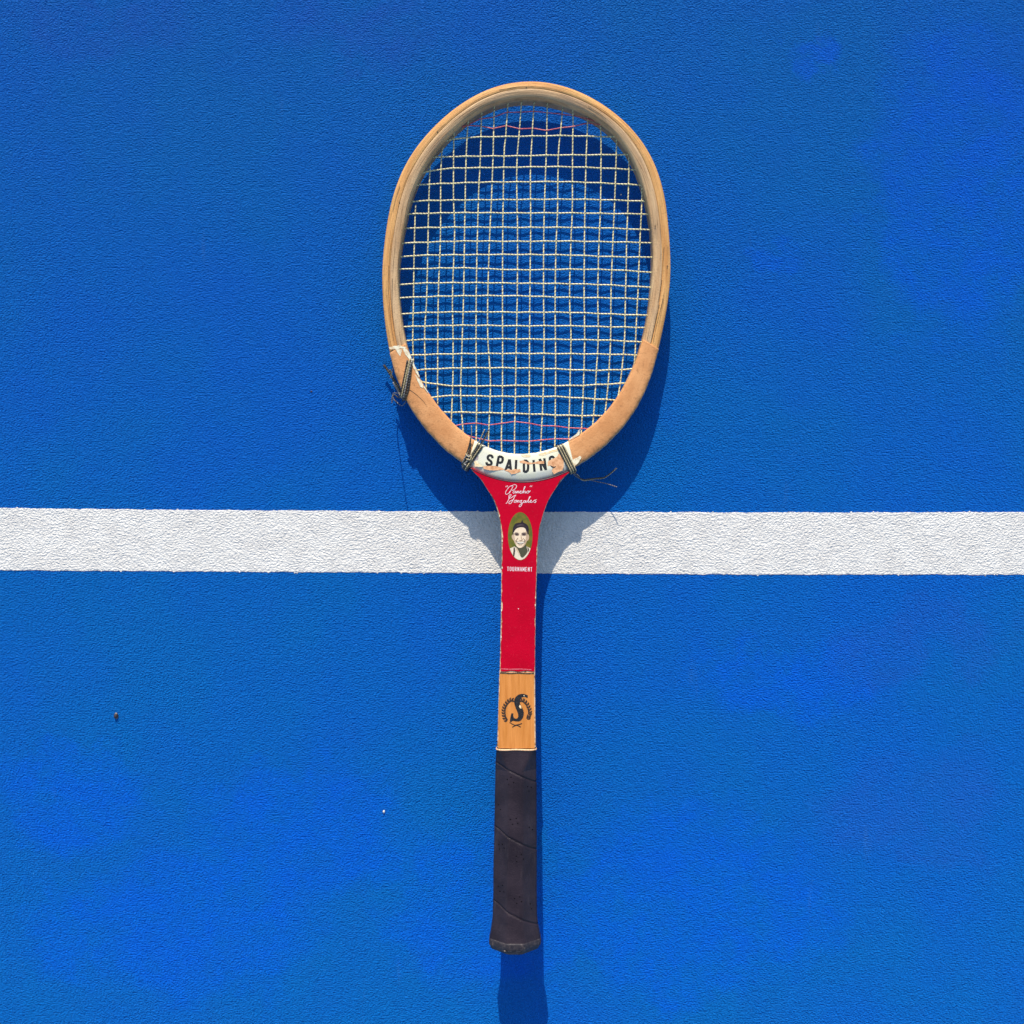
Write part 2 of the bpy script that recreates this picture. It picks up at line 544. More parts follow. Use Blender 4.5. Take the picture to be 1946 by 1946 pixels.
INN = [(1014.6,184),(981.5,185.5),(948,191),(915,204.5),(890,221),(865.6,242.6),(841,267),(821,292),(807.6,312),(793,342),(781,370),(773,401.5),(766,433),
(760.4,471),(757,504.5),(756,537.6),(758,571),(760.4,595.6),(764.6,617),(769.5,642),(776,667),(783,688),(793,710),(802.6,728),(814,748),(830.5,768),(849,790),(868,808),(886.4,825),
(900,837),(918,848),(941,855),(961,860),(981,862),(1001,861.5),(1021.5,859),(1042,854.5),(1062,848),(1082,838),(1096,830),(1120,811.5),(1144,790),(1170.5,759),(1189,727.6),(1202,701.5),
(1213,673.5),(1222,647),(1228,617),(1233,595.6),(1238,554),(1241.6,513),(1241.6,480),(1241,446.6),(1238,430),(1235,403),(1228,370),(1218,337),(1207,309),(1193.6,284),(1179,261),(1162,244),(1139,228),(1112,211),(1079,196),(1046,187.5)]
def fit(pts, order):
    a = np.array(pts)
    th = np.arctan2(a[:, 1] - CY, a[:, 0] - CX)
    r = np.hypot(a[:, 1] - CY, a[:, 0] - CX)
    A = np.column_stack([np.ones_like(th)] + [f(k * th) for k in range(1, order + 1) for f in (np.cos, np.sin)])
    c = np.linalg.lstsq(A, r, rcond=None)[0]
    def g(t):
        return c[0] + sum(c[2 * k - 1] * math.cos(k * t) + c[2 * k] * math.sin(k * t) for k in range(1, order + 1))
    return g
RO, RI = fit(OUT, 9), fit(INN, 9)
def pt(t, u):
    """u = 0 outer edge, 1 inner edge"""
    r = RO(t) + (RI(t) - RO(t)) * u
    return CX + r * math.cos(t), CY + r * math.sin(t)
def ang(x, y):
    return math.atan2(y - CY, x - CX)

TH = 47.0   # rim depth
def sweep(name, prof, t0, t1, n, mat, closed=False, jitter=None, caps=True):
    """prof: list of (u, dz, uvu). Sweeps the profile round the head between two angles."""
    v, f, uv = [], [], []
    m_ = len(prof)
    L = 0
    last = None
    for i in range(n if closed else n + 1):
        t = t0 + (t1 - t0) * i / n
        c = pt(t, 0.5)
        if last:
            L += math.hypot(c[0] - last[0], c[1] - last[1])
        last = c
        wd = abs(RO(t) - RI(t))
        for j, (u, dz, k) in enumerate(prof):
            uu = u
            if jitter:
                uu = u + jitter(t, u)
            x, y = pt(t, uu)
            v.append(P(x, y, dz))
            uv.append((k if k is not None else u * wd, L))
    nn = n if closed else n
    tot = n if closed else n + 1
    for i in range(nn):
        j = (i + 1) % tot
        for k in range(m_):
            l = (k + 1) % m_
            f.append((i * m_ + k, i * m_ + l, j * m_ + l, j * m_ + k))
    if not closed and caps:
        f.append(tuple(range(m_))[::-1])
        f.append(tuple(n * m_ + k for k in range(m_)))
    return mesh_obj(name, v, f, mat, racket, uv, True)

# two bent plies with a fine glue groove between them
prof_o = [(0.02, -TH + 4, -6), (0.0, -TH + 9, -3), (0.0, -8, -1), (0.02, -4.6, None), (0.07, -2.6, None), (0.18, -1.3, None), (0.32, -0.5, None), (0.47, 0.0, None), (0.498, -0.9, None), (0.50, -TH + 0.2, 60), (0.12, -TH, 50)]
prof_i = [(0.502, -TH + 0.2, 60), (0.504, -0.9, None), (0.53, 0.0, None), (0.66, -0.6, None), (0.80, -1.4, None), (0.91, -2.6, None), (0.975, -4.2, None), (1.0, -7, 33), (1.0, -TH + 9, 36), (0.98, -TH + 4, 40), (0.88, -TH, 44)]
for nm, pr, ma in (("outer_ply", prof_o, MAT_OUTER), ("inner_ply", prof_i, MAT_INNER)):
    o = sweep(nm, pr, math.pi / 2, 2.5 * math.pi, 260, ma, True)
    o.data.polygons.foreach_set("use_smooth", np.ones(len(o.data.polygons), dtype=bool))

# fibre overlays on the lower hoop
def edge_jit(seed, amp):
    r2 = random.Random(seed)
    ph = [(r2.uniform(20, 160), r2.uniform(0, 6.28), r2.uniform(0.4, 1)) for _ in range(6)]
    def j(t, u):
        s = sum(a * math.sin(w * t + p) for w, p, a in ph) / 3
        return s * amp if (u < 0.06 or u > 0.94) else 0.0
    return j
prof_tan = [(0.006, -15, 0.0), (-0.008, -7, 0.0), (0.0, -3.6, 0.03), (0.05, -1.2, 0.08), (0.14, -0.1, 0.16), (0.30, 0.5, 0.3), (0.5, 0.9, 0.5), (0.75, 0.8, 0.75), (0.93, 0.3, 0.9), (0.985, -0.6, 0.97), (1.006, -3.5, 1.0), (1.0, -12, 1.0)]
tL0, tL1 = ang(897, 866), ang(757, 661)
tR0, tR1 = ang(1239, 655), ang(1079, 868)
tanl = sweep("fibre_overlay", prof_tan, tL0, tL1, 90, MAT_TAN, jitter=edge_jit(3, 0.012))
tanl["label"] = "tan overlay with chipped cream paint at its upper end"
tanr = sweep("fibre_overlay", prof_tan, tR0, tR1, 90, MAT_TAN, jitter=edge_jit(4, 0.012))
tanr["label"] = "tan overlay with a clean straight upper end"

# cream name panel: its outer band rolls off towards the red throat
prof_cream = [(0.02, -12, 0.0), (-0.01, -4.8, 0.0), (0.02, -3.2, 0.02), (0.12, -1.3, 0.12), (0.24, 0.6, 0.24), (0.29, 1.15, 0.29), (0.36, 1.35, 0.36), (0.5, 1.4, 0.5), (0.75, 1.4, 0.75), (0.93, 1.3, 0.93), (0.985, 0.3, 0.98), (1.006, -3.5, 1), (1.0, -12, 1)]
tW0, tW1 = ang(1086, 864), ang(894, 864)
panel = sweep("name_panel", prof_cream, tW0, tW1, 60, MAT_CREAM, jitter=edge_jit(8, 0.008))
# thin dark line along the panel's lower border
prof_b = [(-0.050, 0.6, 0), (-0.046, 1.35, 0), (-0.018, 1.35, 0), (0.0, -1.2, 0), (0.006, -2.7, 0), (0.0, -7, 0), (-0.045, -7, 0)]
sweep("border_line", prof_b, tW0 + 0.03 * (tW1 - tW0), tW0 + 0.97 * (tW1 - tW0), 44, MAT_BORDER)

# ---- throat and shaft
LEFT = [(893, 890), (903, 900), (914, 911), (927, 932), (938.6, 950.6), (946, 973), (951, 993), (953, 1020), (953.5, 1060), (952.5, 1100), (951.8, 1173), (950.7, 1229), (949.6, 1272), (948.6, 1285), (946.6, 1359.5), (944.5, 1424)]
RIGHT = [(1091, 890), (1078, 902), (1066, 914), (1051, 936), (1040, 955), (1032, 980), (1026, 1000), (1023, 1020), (1021.6, 1045), (1020.6, 1075), (1019.4, 1110), (1018, 1173), (1017, 1247), (1017, 1285), (1017.6, 1359.5), (1018.5, 1424)]
def edge_x(E, y):
    return float(np.interp(y, [p[1] for p in E], [p[0] for p in E]))
# smooth the outlines a little
ys_ = np.arange(890, 1425, 3.0)
def smooth_edge(E):
    xs_ = np.array([edge_x(E, y) for y in ys_])
    k = np.exp(-np.linspace(-2, 2, 9) ** 2)
    k /= k.sum()
    pad = np.concatenate([np.full(4, xs_[0]) + (xs_[0] - xs_[1:5])[::-1], xs_, np.full(4, xs_[-1])])
    return np.convolve(pad, k, 'valid')
XL, XR = smooth_edge(LEFT), smooth_edge(RIGHT)
ex = lambda y, s: float(np.interp(y, ys_, XL if s < 0 else XR))

# core: laminated block whose side faces show
rows = []
for y in np.arange(892, 1426, 6.0):
    l, r = ex(y, -1), ex(y, 1)
    tp = -7.0 if y < 917 else -0.3
    rows.append([P(l + 1.5, y, -TH - 2), P(l, y, -TH + 1), P(l, y, tp - 1.7), P(l + 0.9, y, tp), P(r - 0.9, y, tp), P(r, y, tp - 1.7), P(r, y, -TH + 1), P(r - 1.5, y, -TH - 2)])
m_ = 8
v = [q for s in rows for q in s]
f = [(i * m_ + k, (i + 1) * m_ + k, (i + 1) * m_ + (k + 1) % m_, i * m_ + (k + 1) % m_) for i in range(len(rows) - 1) for k in range(m_)]
f += [tuple(range(m_)), tuple((len(rows) - 1) * m_ + k for k in range(m_))[::-1]]
mesh_obj("shaft", v, f, MAT_CORE, racket)

def jag(y, seed):
    r = 0.0
    for k, (w, a) in enumerate(((0.031, 0.5), (0.083, 0.45), (0.21, 0.5), (0.55, 0.45))):
        r += a * math.sin(w * y + seed * (k + 1.7))
    s = math.sin(0.047 * y + seed * 3.1)
    return 1.5 + r * 0.75 + (1.8 * max(0, s - 0.86) / 0.14 if s > 0.86 else 0)

# red plate: curved top edge along the head, then straight down the shaft
def border(tt):
    t = tW1 + (tW0 - tW1) * tt
    return pt(t, -0.034)
N = 16
ypatch = 1005.0
b0, b1 = border(0.02), border(0.98)
rows = []
NS = 30
for i in range(NS + 1):
    s = i / NS
    row = []
    yl = b0[1] + (ypatch - b0[1]) * s
    yr = b1[1] + (ypatch - b1[1]) * s
    l = ex(yl, -1) + (jag(yl, 1.3))
    r = ex(yr, 1) - (jag(yr, 2.9) * 0.7)
    for j in range(N + 1):
        t = j / N
        c0 = border(0.02 + 0.96 * t)
        lin_top = (b0[0] + (b1[0] - b0[0]) * t, b0[1] + (b1[1] - b0[1]) * t)
        x = (l + (r - l) * t) + (c0[0] - lin_top[0]) * (1 - s)
        y = (yl + (yr - yl) * t) + (c0[1] - lin_top[1]) * (1 - s) ** 1.3
        row.append((x, y))
    rows.append(row)
for y in np.arange(ypatch + 3, 1276.1, 3):
    l = ex(y, -1) + jag(y, 1.3)
    r = ex(y, 1) - jag(y, 2.9) * 0.7
    rows.append([(l + (r - l) * j / N, y + (0.8 * math.sin(j * 0.9) if y > 1274 else 0)) for j in range(N + 1)])
v, f = [], []
for row in rows:
    for x, y in row:
        v.append(P(x, y, 1.0))
w_ = N + 1
R_ = len(rows)
f = [(i * w_ + j, (i + 1) * w_ + j, (i + 1) * w_ + j + 1, i * w_ + j + 1) for i in range(R_ - 1) for j in range(N)]
base_n = len(v)
ring = [j for j in range(w_)] + [i * w_ + N for i in range(1, R_)] + [(R_ - 1) * w_ + j for j in range(N - 1, -1, -1)] + [i * w_ for i in range(R_ - 2, 0, -1)]
flat = [p for row in rows for p in row]
for k in ring:
    v.append(P(flat[k][0], flat[k][1], -0.6 if flat[k][1] > 922 else -8.0))
for a in range(len(ring)):
    b = (a + 1) % len(ring)
    f.append((ring[a], ring[b], base_n + b, base_n + a))
red = mesh_obj("red_facing", v, f, MAT_RED, racket)

# orange wood facing between red paint and grip
v, f = [], []
yy = list(np.arange(1278, 1424.1, 4.0))
for y in yy:
    l, r = ex(y, -1) + 1.4, ex(y, 1) - 2.4
    if y > 1300:
        l += 0.6 * math.sin(y * .05)
    for j in range(7):
        v.append(P(l + (r - l) * j / 6, y, 0.7))
f = [(i * 7 + j, (i + 1) * 7 + j, (i + 1) * 7 + j + 1, i * 7 + j + 1) for i in range(len(yy) - 1) for j in range(6)]
n0 = len(v)
ring = list(range(7)) + [i * 7 + 6 for i in range(1, len(yy))] + [(len(yy) - 1) * 7 + j for j in range(5, -1, -1)] + [i * 7 for i in range(len(yy) - 2, 0, -1)]
for k in ring:
    v.append((v[k][0], v[k][1], v[k][2] - 1.3 * U))
for a in range(len(ring)):
    b = (a + 1) % len(ring)
    f.append((ring[a], ring[b], n0 + b, n0 + a))
wood = mesh_obj("wood_facing", v, f, MAT_ORANGE, racket)
# grime line where the red paint stops
acc = Acc()
ribbon(acc, [(ex(1278, -1) + 1, 1278.4), (968, 1279.6), (985, 1278.8), (1003, 1279.8), (ex(1278, 1) - 2, 1279.2)], 2.6, 1.1)
acc.build("paint_edge", MAT_DIRT, racket)
acc = Acc()
ribbon(acc, [(ex(1270, -1) + 2, 1270.8), (968, 1271.6), (990, 1271.2), (1010, 1272.4)], 1.1, 1.15)
acc.build("paint_edge", plain("pink_worn_edge", srgb(214, 130, 140), srgb(196, 60, 84), 700), racket)

# ---- grip
GL = [(1421, 943.5), (1445, 942), (1520, 940), (1600, 939), (1640, 937.5), (1720, 937), (1755, 935.5), (1775, 932.5), (1792, 929.8), (1800, 929.4), (1806, 931)]
GR = [(1421, 1019), (1500, 1020), (1600, 1020.5), (1700, 1020.5), (1745, 1021), (1765, 1023), (1782, 1026.5), (1792, 1028), (1800, 1027.6), (1806, 1025)]
gl = lambda y: float(np.interp(y, *zip(*GL)))
gr = lambda y: float(np.interp(y, *zip(*GR)))
GT = 64.0
def oct_pt(y, a, extra=0.0):
    """rounded octagon section; a = angle, 90 deg = up"""
    cx = (gl(y) + gr(y)) / 2
    hw = (gr(y) - gl(y)) / 2 + extra
    hh = GT / 2 * (1 + max(0, (gr(y) - gl(y)) - 80) / 160) + extra
    c, s = math.cos(a), math.sin(a)
    p = 9.0
    k = (abs(c) ** p + abs(s) ** p) ** (-1 / p)
    # clip the corners to make eight faces
    d = (1.80 - 0.47 * min(1.0, max(0.0, (y - 1424) / 40))) / (abs(c) + abs(s))
    k = min(k, d)
    zc = zt(y) + 2.2 - GT / 2
    return cx + hw * k * c, zc + hh * k * s
def G(x, y, z):
    a = W(x, y, zt(y) - 8)
    return (a[0], a[1], z * U)
SEAMS = [(1445, 46), (1570, 50), (1711, 52)]      # seam height at left edge, fall across the face
def seam_y(k, a):
    """helix: the seam runs down to the right over the top face and round underneath"""
    top, fall = SEAMS[k]
    th_ = (math.pi - a) % (2 * math.pi)            # 0 at left edge, pi at right edge
    if th_ <= math.pi:
        w = (1 - math.cos(th_)) / 2
        return top + fall * (0.55 * w + 0.45 * th_ / math.pi)
    nxt = SEAMS[k + 1][0] if k + 1 < len(SEAMS) else top + 140
    q = (th_ - math.pi) / math.pi
    return top + fall + (nxt - top - fall) * q
def grip_extra(y, a):
    e = 0.0
    for k in range(3):
        d = y - seam_y(k, a)
        if -1.6 < d < 1.6:
            e -= 2.6 * (1 - abs(d) / 1.6)
        elif 1.6 <= d < 40:
            e += 0.35 * (1 - d / 40)
    return e
NA = 72
rows_y = list(np.arange(1424, 1794.1, 0.8))
v, f = [], []
for y in rows_y:
    for k in range(NA):
        a = 2 * math.pi * k / NA
        x, z = oct_pt(y, a, grip_extra(y, a))
        v.append(G(x, y, z))
f = [(i * NA + k, (i + 1) * NA + k, (i + 1) * NA + (k + 1) % NA, i * NA + (k + 1) % NA) for i in range(len(rows_y) - 1) for k in range(NA)]
f += [tuple(range(NA))]
grip = mesh_obj("grip", v, f, MAT_GRIP, racket, None, True)
# flared butt with a rounded end
v, f = [], []
rows_b = [(1787, -0.5), (1788.2, 0.5), (1791, 0.7), (1796, 0.6), (1800, 0.1), (1803, -1.2)]
for y, e in rows_b:
    for k in range(NA):
        a = 2 * math.pi * k / NA
        x, z = oct_pt(y, a, e)
        v.append(G(x, y, z))
for bulge, sc_ in ((1805.5, 0.985), (1807.8, 0.945), (1809.6, 0.87), (1810.8, 0.72), (1811.3, 0.3)):
    for k in range(NA):
        a = 2 * math.pi * k / NA
        x, z = oct_pt(1803, a, -1.2)
        cx = (gl(1803) + gr(1803)) / 2
        zc = zt(1803) + 2.2 - GT / 2
        z2 = zc + (z - zc) * (0.6 + 0.4 * sc_) if sc_ > 0.5 else zc + (z - zc) * sc_
        v.append(G(cx + (x - cx) * sc_, bulge, z2))
nb = len(rows_b) + 5
f = [(i * NA + k, (i + 1) * NA + k, (i + 1) * NA + (k + 1) % NA, i * NA + (k + 1) % NA) for i in range(nb - 1) for k in range(NA)]
f += [tuple((nb - 1) * NA + k for k in range(NA))[::-1]]
mesh_obj("butt_cap", v, f, MAT_BUTT, racket, None, True)
# pale collar where the grip begins
v, f = [], []
for y, e in ((1421.2, -0.5), (1421.6, 1.0), (1423.6, 1.1), (1424.4, 0.4)):
    for k in range(NA):
        a = 2 * math.pi * k / NA
        x, z = oct_pt(y, a, e)
        v.append(G(x, y + 0.35 * math.sin(3 * a) + 0.2 * math.sin(7 * a), z))
f = [(i * NA + k, (i + 1) * NA + k, (i + 1) * NA + (k + 1) % NA, i * NA + (k + 1) % NA) for i in range(3) for k in range(4, NA // 2 - 4)]
mesh_obj("collar", v, f, plain("pale_collar_tape", srgb(222, 180, 136), srgb(196, 140, 96), 600), racket, None, True)
# punched holes in the grip leather, in groups
holes = [(971,1474),(964,1479),(966,1488),(976,1484),(970,1554),(981,1552),(974,1563),(984,1561),(954.5,1604),(948,1606),(949.6,1614),(958,1610),(981,1623),(990.6,1620),(982,1633.5),(995,1629),
         (955,1681),(957,1693),(950,1694),(947,1686),(977.6,1703),(987.4,1700),(982,1712),(991,1709),(1003,1494),(1010,1497),(1005,1503),(1006,1572),(1012,1578),(947,1531),(951,1539),(1008,1718),(1014,1722),(1010,1728)]
acc = Acc()
def grip_top(x, y):
    best = None
    for k in range(NA + 1):
        a = math.pi * k / NA
        px, pz = oct_pt(y, a, grip_extra(y, a))
        if best is None or abs(px - x) < best[0]:
            best = (abs(px - x), pz)
    return best[1]
for x, y in holes:
    ring, rim_ = [], []
    z0 = grip_top(x, y)
    for k in range(10):
        a = 2 * math.pi * k / 10
        hx, hy = x + 1.35 * math.cos(a), y + 1.0 * math.sin(a)
        ring.append(G(hx, hy, grip_top(hx, hy) + 0.25))
        rim_.append(G(x + 2.1 * math.cos(a), y + 1.7 * math.sin(a), grip_top(x + 2.1 * math.cos(a), hy) + 0.12))
    acc.add(ring, [tuple(range(10))])
o = acc.build("punched_holes", plain("hole_black", (0.003, 0.003, 0.004, 1), (0.006, 0.006, 0.007, 1), 300, 0.9, 0.0), racket)
o["kind"] = "stuff"
# scuffing and bright highlight of the butt's end, painted as one pale flake
MAT_SCUFF_SHINE = plain("pale_scuff_highlight", srgb(170, 154, 142), srgb(56, 46, 46), 900, 0.5, 0.4, 0.36, 0.54)
for q_ in ([(953,1801.6),(966,1803),(984,1803.2),(992,1802),(984,1800.8),(966,1800.6)],):
    acc = Acc()
    patch(acc, rough_outline(q_, 0.4), 0, lambda x, y, dz: G(x, y, max(oct_pt(y, math.pi * k / 40, 0.9 if y < 1799 else 0.9 - (y - 1799) * 0.42)[1] for k in range(41) if abs(oct_pt(y, math.pi * k / 40, 0.6)[0] - x) < 2.6) + 0.25))
    acc.build("scuff_highlight", MAT_SCUFF_SHINE, racket)

# ------------------------------------------------------------------ strings
MAINS_Y = {
 0: [(789.4, 398), (787, 480), (786, 562), (784.5, 640), (786, 690)],
 1: [(817, 322), (814.5, 400), (811, 562), (807, 640), (810, 735)],
 2: [(841, 285), (839, 296), (837.5, 350), (837, 450), (833, 562), (832, 660), (831.6, 740), (832, 770)],
 3: [(863, 246), (862, 296), (862, 380), (864, 440), (860, 562), (861, 640), (861, 700), (860, 740), (858, 794), (857, 806)],
 4: [(890, 224), (886, 296), (884, 380), (883, 440), (881, 562), (878, 660), (875.5, 740), (877, 780), (880, 820), (880, 828)],
 5: [(916, 206), (915, 220), (913, 296), (910, 360), (907.5, 440), (905, 562), (905, 680), (906, 740), (905.5, 794), (905, 845)],
 6: [(940, 194), (939, 215), (937, 296), (934, 380), (931, 440), (927, 562), (927, 640), (931, 700), (932, 740), (929, 820), (928, 858)],
 7: [(966, 188), (965, 200), (961, 260), (958, 296), (955.5, 440), (955, 562), (955, 740), (953, 820), (953.5, 866)],
 8: [(992, 186), (990.6, 200), (987, 250), (983, 296), (982, 350), (983.5, 440), (983, 562), (981, 660), (979.8, 740), (978, 820), (977.5, 868)],
 9: [(1016, 186), (1014.7, 200), (1010, 280), (1008, 330), (1008.5, 440), (1007, 562), (1006, 740), (1006, 820), (1005.5, 868)],
 10: [(1041, 188), (1040, 205), (1038, 296), (1036, 350), (1033.5, 440), (1033, 562), (1034, 640), (1032.5, 740), (1029, 820), (1027, 864)],
 11: [(1070, 192), (1069, 205), (1066, 244), (1061, 296), (1059.5, 400), (1057, 460), (1055, 562), (1056, 700), (1055.5, 740), (1055, 820), (1054, 856)],
 12: [(1088, 200), (1089, 230), (1088, 296), (1087.5, 400), (1085, 460), (1082.5, 562), (1085, 640), (1083, 740), (1081, 820), (1080, 845)],
 13: [(1117, 212), (1116.5, 240), (1114, 296), (1111.5, 400), (1110.5, 480), (1110, 562), (1111, 640), (1108.5, 740), (1105, 815), (1104, 832)],
 14: [(1140, 226), (1142, 260), (1142, 320), (1141, 400), (1138, 470), (1136, 562), (1137, 640), (1133, 710), (1131.5, 740), (1128, 790), (1126, 812)],
 15: [(1172, 256), (1171, 296), (1169, 360), (1166, 430), (1163, 500), (1161, 562), (1160.5, 640), (1157, 710), (1154.7, 740), (1151, 775), (1149, 792)],
 16: [(1195.5, 290), (1195, 330), (1193, 400), (1191, 450), (1190, 510), (1188.5, 562), (1187, 640), (1182, 700), (1177, 740), (1172, 766)],
 17: [(1220.5, 348), (1219, 400), (1217, 440), (1214, 510), (1212, 562), (1209, 620), (1207, 670), (1204, 706)],
}
CROSS = [
 [(845, 268), (875, 263), (915, 260.5), (983, 259.5), (1060, 258), (1110, 259), (1170, 260)],
 [(818, 299), (850, 298), (920, 297), (983, 296.5), (1060, 295), (1140, 294.5), (1198, 294)],
 [(801, 329), (825, 324), (860, 320), (920, 319), (983, 318), (1060, 317), (1130, 319), (1212, 323)],
 [(788, 353), (800, 351), (860, 348.5), (920, 346.5), (983, 346), (1060, 345.5), (1130, 347.5), (1220, 352)],
 [(775, 384), (800, 382), (870, 380.5), (983, 379.5), (1080, 379), (1150, 380), (1232, 383)],
 [(769, 408), (790, 406.5), (870, 404.5), (983, 405), (1080, 405), (1150, 406), (1236, 407)],
 [(764, 434), (800, 433), (880, 432), (983, 432.5), (1080, 432.5), (1160, 434), (1241, 437.5)],
 [(760, 463), (800, 461), (880, 458.5), (983, 459), (1080, 458.5), (1160, 460), (1244, 461.5)],
 [(758, 488), (800, 485.5), (880, 484.5), (983, 484), (1080, 485), (1160, 488), (1245, 489.5)],
 [(756, 512), (800, 511), (880, 509.5), (983, 513), (1080, 512), (1160, 513), (1245, 518)],
 [(755, 541), (800, 538.5), (880, 537.5), (983, 538.5), (1080, 539.5), (1160, 542), (1244, 547)],
 [(756, 567), (800, 564.5), (880, 562.5), (983, 562.5), (1080, 565.5), (1160, 566.5), (1242, 569)],
 [(757, 597), (800, 594.5), (880, 593), (983, 593.5), (1080, 594), (1160, 597), (1238, 600)],
 [(760, 622), (800, 620), (880, 618.5), (983, 619.5), (1080, 619.5), (1160, 621.5), (1234, 622.5)],
 [(766, 648), (800, 645.5), (880, 644.5), (983, 644.5), (1080, 645.5), (1160, 647), (1227, 651)],
 [(774, 676), (810, 674), (880, 672.5), (983, 672), (1080, 672.5), (1160, 673.5), (1218, 675)],
 [(786, 704), (820, 701.5), (880, 699.5), (983, 699.5), (1060, 701.5), (1120, 704), (1170, 703), (1207, 701)],
 [(797, 723), (805, 726), (835, 731), (870, 733.5), (940, 733.5), (1010, 732.5), (1090, 733), (1140, 731), (1193, 728)],
 [(812, 757), (835, 753.5), (870, 752), (950, 753.5), (1010, 753.5), (1060, 754), (1110, 757), (1172, 760.5)],
 [(836, 783), (870, 783.5), (950, 785), (1010, 787), (1060, 789), (1100, 790), (1149, 790)],
]
TRIM = [
 [(884, 240), (890, 237), (913, 226), (937, 223), (962, 213.5), (990, 213), (1014.5, 211.5), (1040, 214), (1069, 217), (1088, 219.5), (1117, 226), (1132, 231)],
 [(864, 248), (873, 241), (890, 238.5), (913, 239.5), (937, 244.5), (962, 239), (988, 245), (1014, 244), (1038, 248), (1066, 243), (1088, 240.5), (1117, 234), (1150, 238)],
 [(861, 811), (867, 808.5), (880, 806), (905, 804), (929, 808), (953, 804.5), (978, 801), (1006, 804.5), (1029, 809), (1055, 809.5), (1080, 813), (1105, 814), (1124, 815)],
 [(893, 829), (905, 832), (929, 838), (953, 837), (978, 838), (1006, 838.5), (1029, 836), (1055, 834), (1080, 834), (1093, 834)],
]
SD = -21.0
def inside_end(p, q, amount=5):
    d = np.array(p, float) - np.array(q, float)
    d /= np.linalg.norm(d)
    return tuple(np.array(p) + d * amount)
cross_all = sorted(TRIM[:2] + CROSS + TRIM[2:], key=lambda c: np.mean([p[1] for p in c]))
def y_at(c, x):
    return float(np.interp(x, [p[0] for p in c], [p[1] for p in c]))
def x_at(mn, y):
    return float(np.interp(y, [p[1] for p in mn], [p[0] for p in mn]))
AMP = 1.25
for i, mn in MAINS_Y.items():
    pts = [inside_end(mn[0], mn[1])] + mn + [inside_end(mn[-1], mn[-2])]
    dense = catmull(pts, 10)
    dense = sorted(dense, key=lambda p: p[1])
    xm = np.mean([p[0] for p in mn])
    cy = [y_at(c, x_at(mn, np.mean([p[1] for p in c]))) for c in cross_all]
    idx = np.arange(len(cy))
    yy = np.arange(dense[0][1], dense[-1][1], 5.0)
    xx = np.interp(yy, [p[1] for p in dense], [p[0] for p in dense])
    path = []
    for x, y in zip(xx, yy):
        jf = float(np.interp(y, cy, idx))
        dz = SD + AMP * math.cos(math.pi * (jf + i))
        path.append(PS(x + random.uniform(-.15, .15), y, dz))
    vv, ff, uu = tube_geo(path, 1.25 * U, 8)
    mesh_obj("main_string", vv, ff, MAT_STRING, racket, uu, True)
mains = [MAINS_Y[i] for i in range(18)]
for j, c in enumerate(cross_all):
    trim = c in TRIM
    pts = [inside_end(c[0], c[1])] + c + [inside_end(c[-1], c[-2])]
    dense = catmull(pts, 10) if not trim else pts
    mx = [x_at(mn, y_at(c, mn[4][0] if len(mn) > 4 else mn[2][0])) for mn in mains]
    xx = np.arange(pts[0][0], pts[-1][0], 4.5)
    yy = np.interp(xx, [p[0] for p in dense], [p[1] for p in dense])
    path = []
    for x, y in zip(xx, yy):
        kf = float(np.interp(x, mx, np.arange(18)))
        wv = math.cos(math.pi * (kf + j))
        dz = SD - AMP * wv
        path.append(PS(x, y + (0.35 * wv if not trim else 0) + random.uniform(-.12, .12), dz))
    vv, ff, uu = tube_geo(path, (1.45 if not trim else 0.95) * U, 8)
    mesh_obj("trim_string" if trim else "cross_string", vv, ff, MAT_REDSTR if trim else MAT_STRING, racket, uu, True)

# ------------------------------------------------------------------ lettering on the cream panel
LET = {
 'S': [('c', [(.92,.24),(.78,.06),(.5,.0),(.2,.06),(.06,.24),(.2,.42),(.52,.52),(.84,.62),(.96,.8),(.8,.95),(.48,1.0),(.2,.95),(.04,.78)])],
 'P': [('l', [(.1,1.0),(.1,0)]), ('l', [(.1,.03),(.6,.03),(.85,.1),(.93,.28),(.85,.46),(.6,.54),(.1,.54)])],
 'A': [('l', [(0,1),(.48,0)]), ('l', [(.5,0),(1,1)]), ('l', [(.2,.68),(.8,.68)])],
 'L': [('l', [(.1,0),(.1,1)]), ('l', [(.1,.95),(.9,.95)])],
 'D': [('l', [(.1,0),(.1,1)]), ('l', [(.1,.04),(.55,.04),(.85,.14),(.95,.35),(.95,.65),(.85,.86),(.55,.96),(.1,.96)])],
 'I': [('l', [(.5,0),(.5,1)])],
 'N': [('l', [(.08,1),(.08,0)]), ('l', [(.08,.02),(.92,.98)]), ('l', [(.92,1),(.92,0)])],
 'G': [('c', [(.92,.22),(.75,.04),(.5,0),(.22,.05),(.07,.28),(.07,.72),(.22,.95),(.5,1),(.8,.95),(.93,.75)]), ('l', [(.93,1),(.93,.55),(.55,.55)])],
 'T': [('l', [(0,.06),(1,.06)]), ('l', [(.5,.06),(.5,1)])],
 'O': [('c', [(.5,0),(.15,.08),(.05,.5),(.15,.92),(.5,1),(.85,.92),(.95,.5),(.85,.08),(.5,0)])],
 'U': [('l', [(.08,0),(.08,.75),(.25,.97),(.75,.97),(.92,.75),(.92,0)])],
 'R': [('l', [(.1,1),(.1,0)]), ('l', [(.1,.05),(.7,.05),(.92,.28),(.7,.5),(.1,.5)]), ('l', [(.5,.5),(.95,1)])],
 'M': [('l', [(.05,1),(.05,0)]), ('l', [(.05,.02),(.5,.8)]), ('l', [(.5,.8),(.95,.02)]), ('l', [(.95,0),(.95,1)])],
 'E': [('l', [(.12,0),(.12,1)]), ('l', [(.12,.05),(.92,.05)]), ('l', [(.12,.5),(.8,.5)]), ('l', [(.12,.95),(.92,.95)])],
}
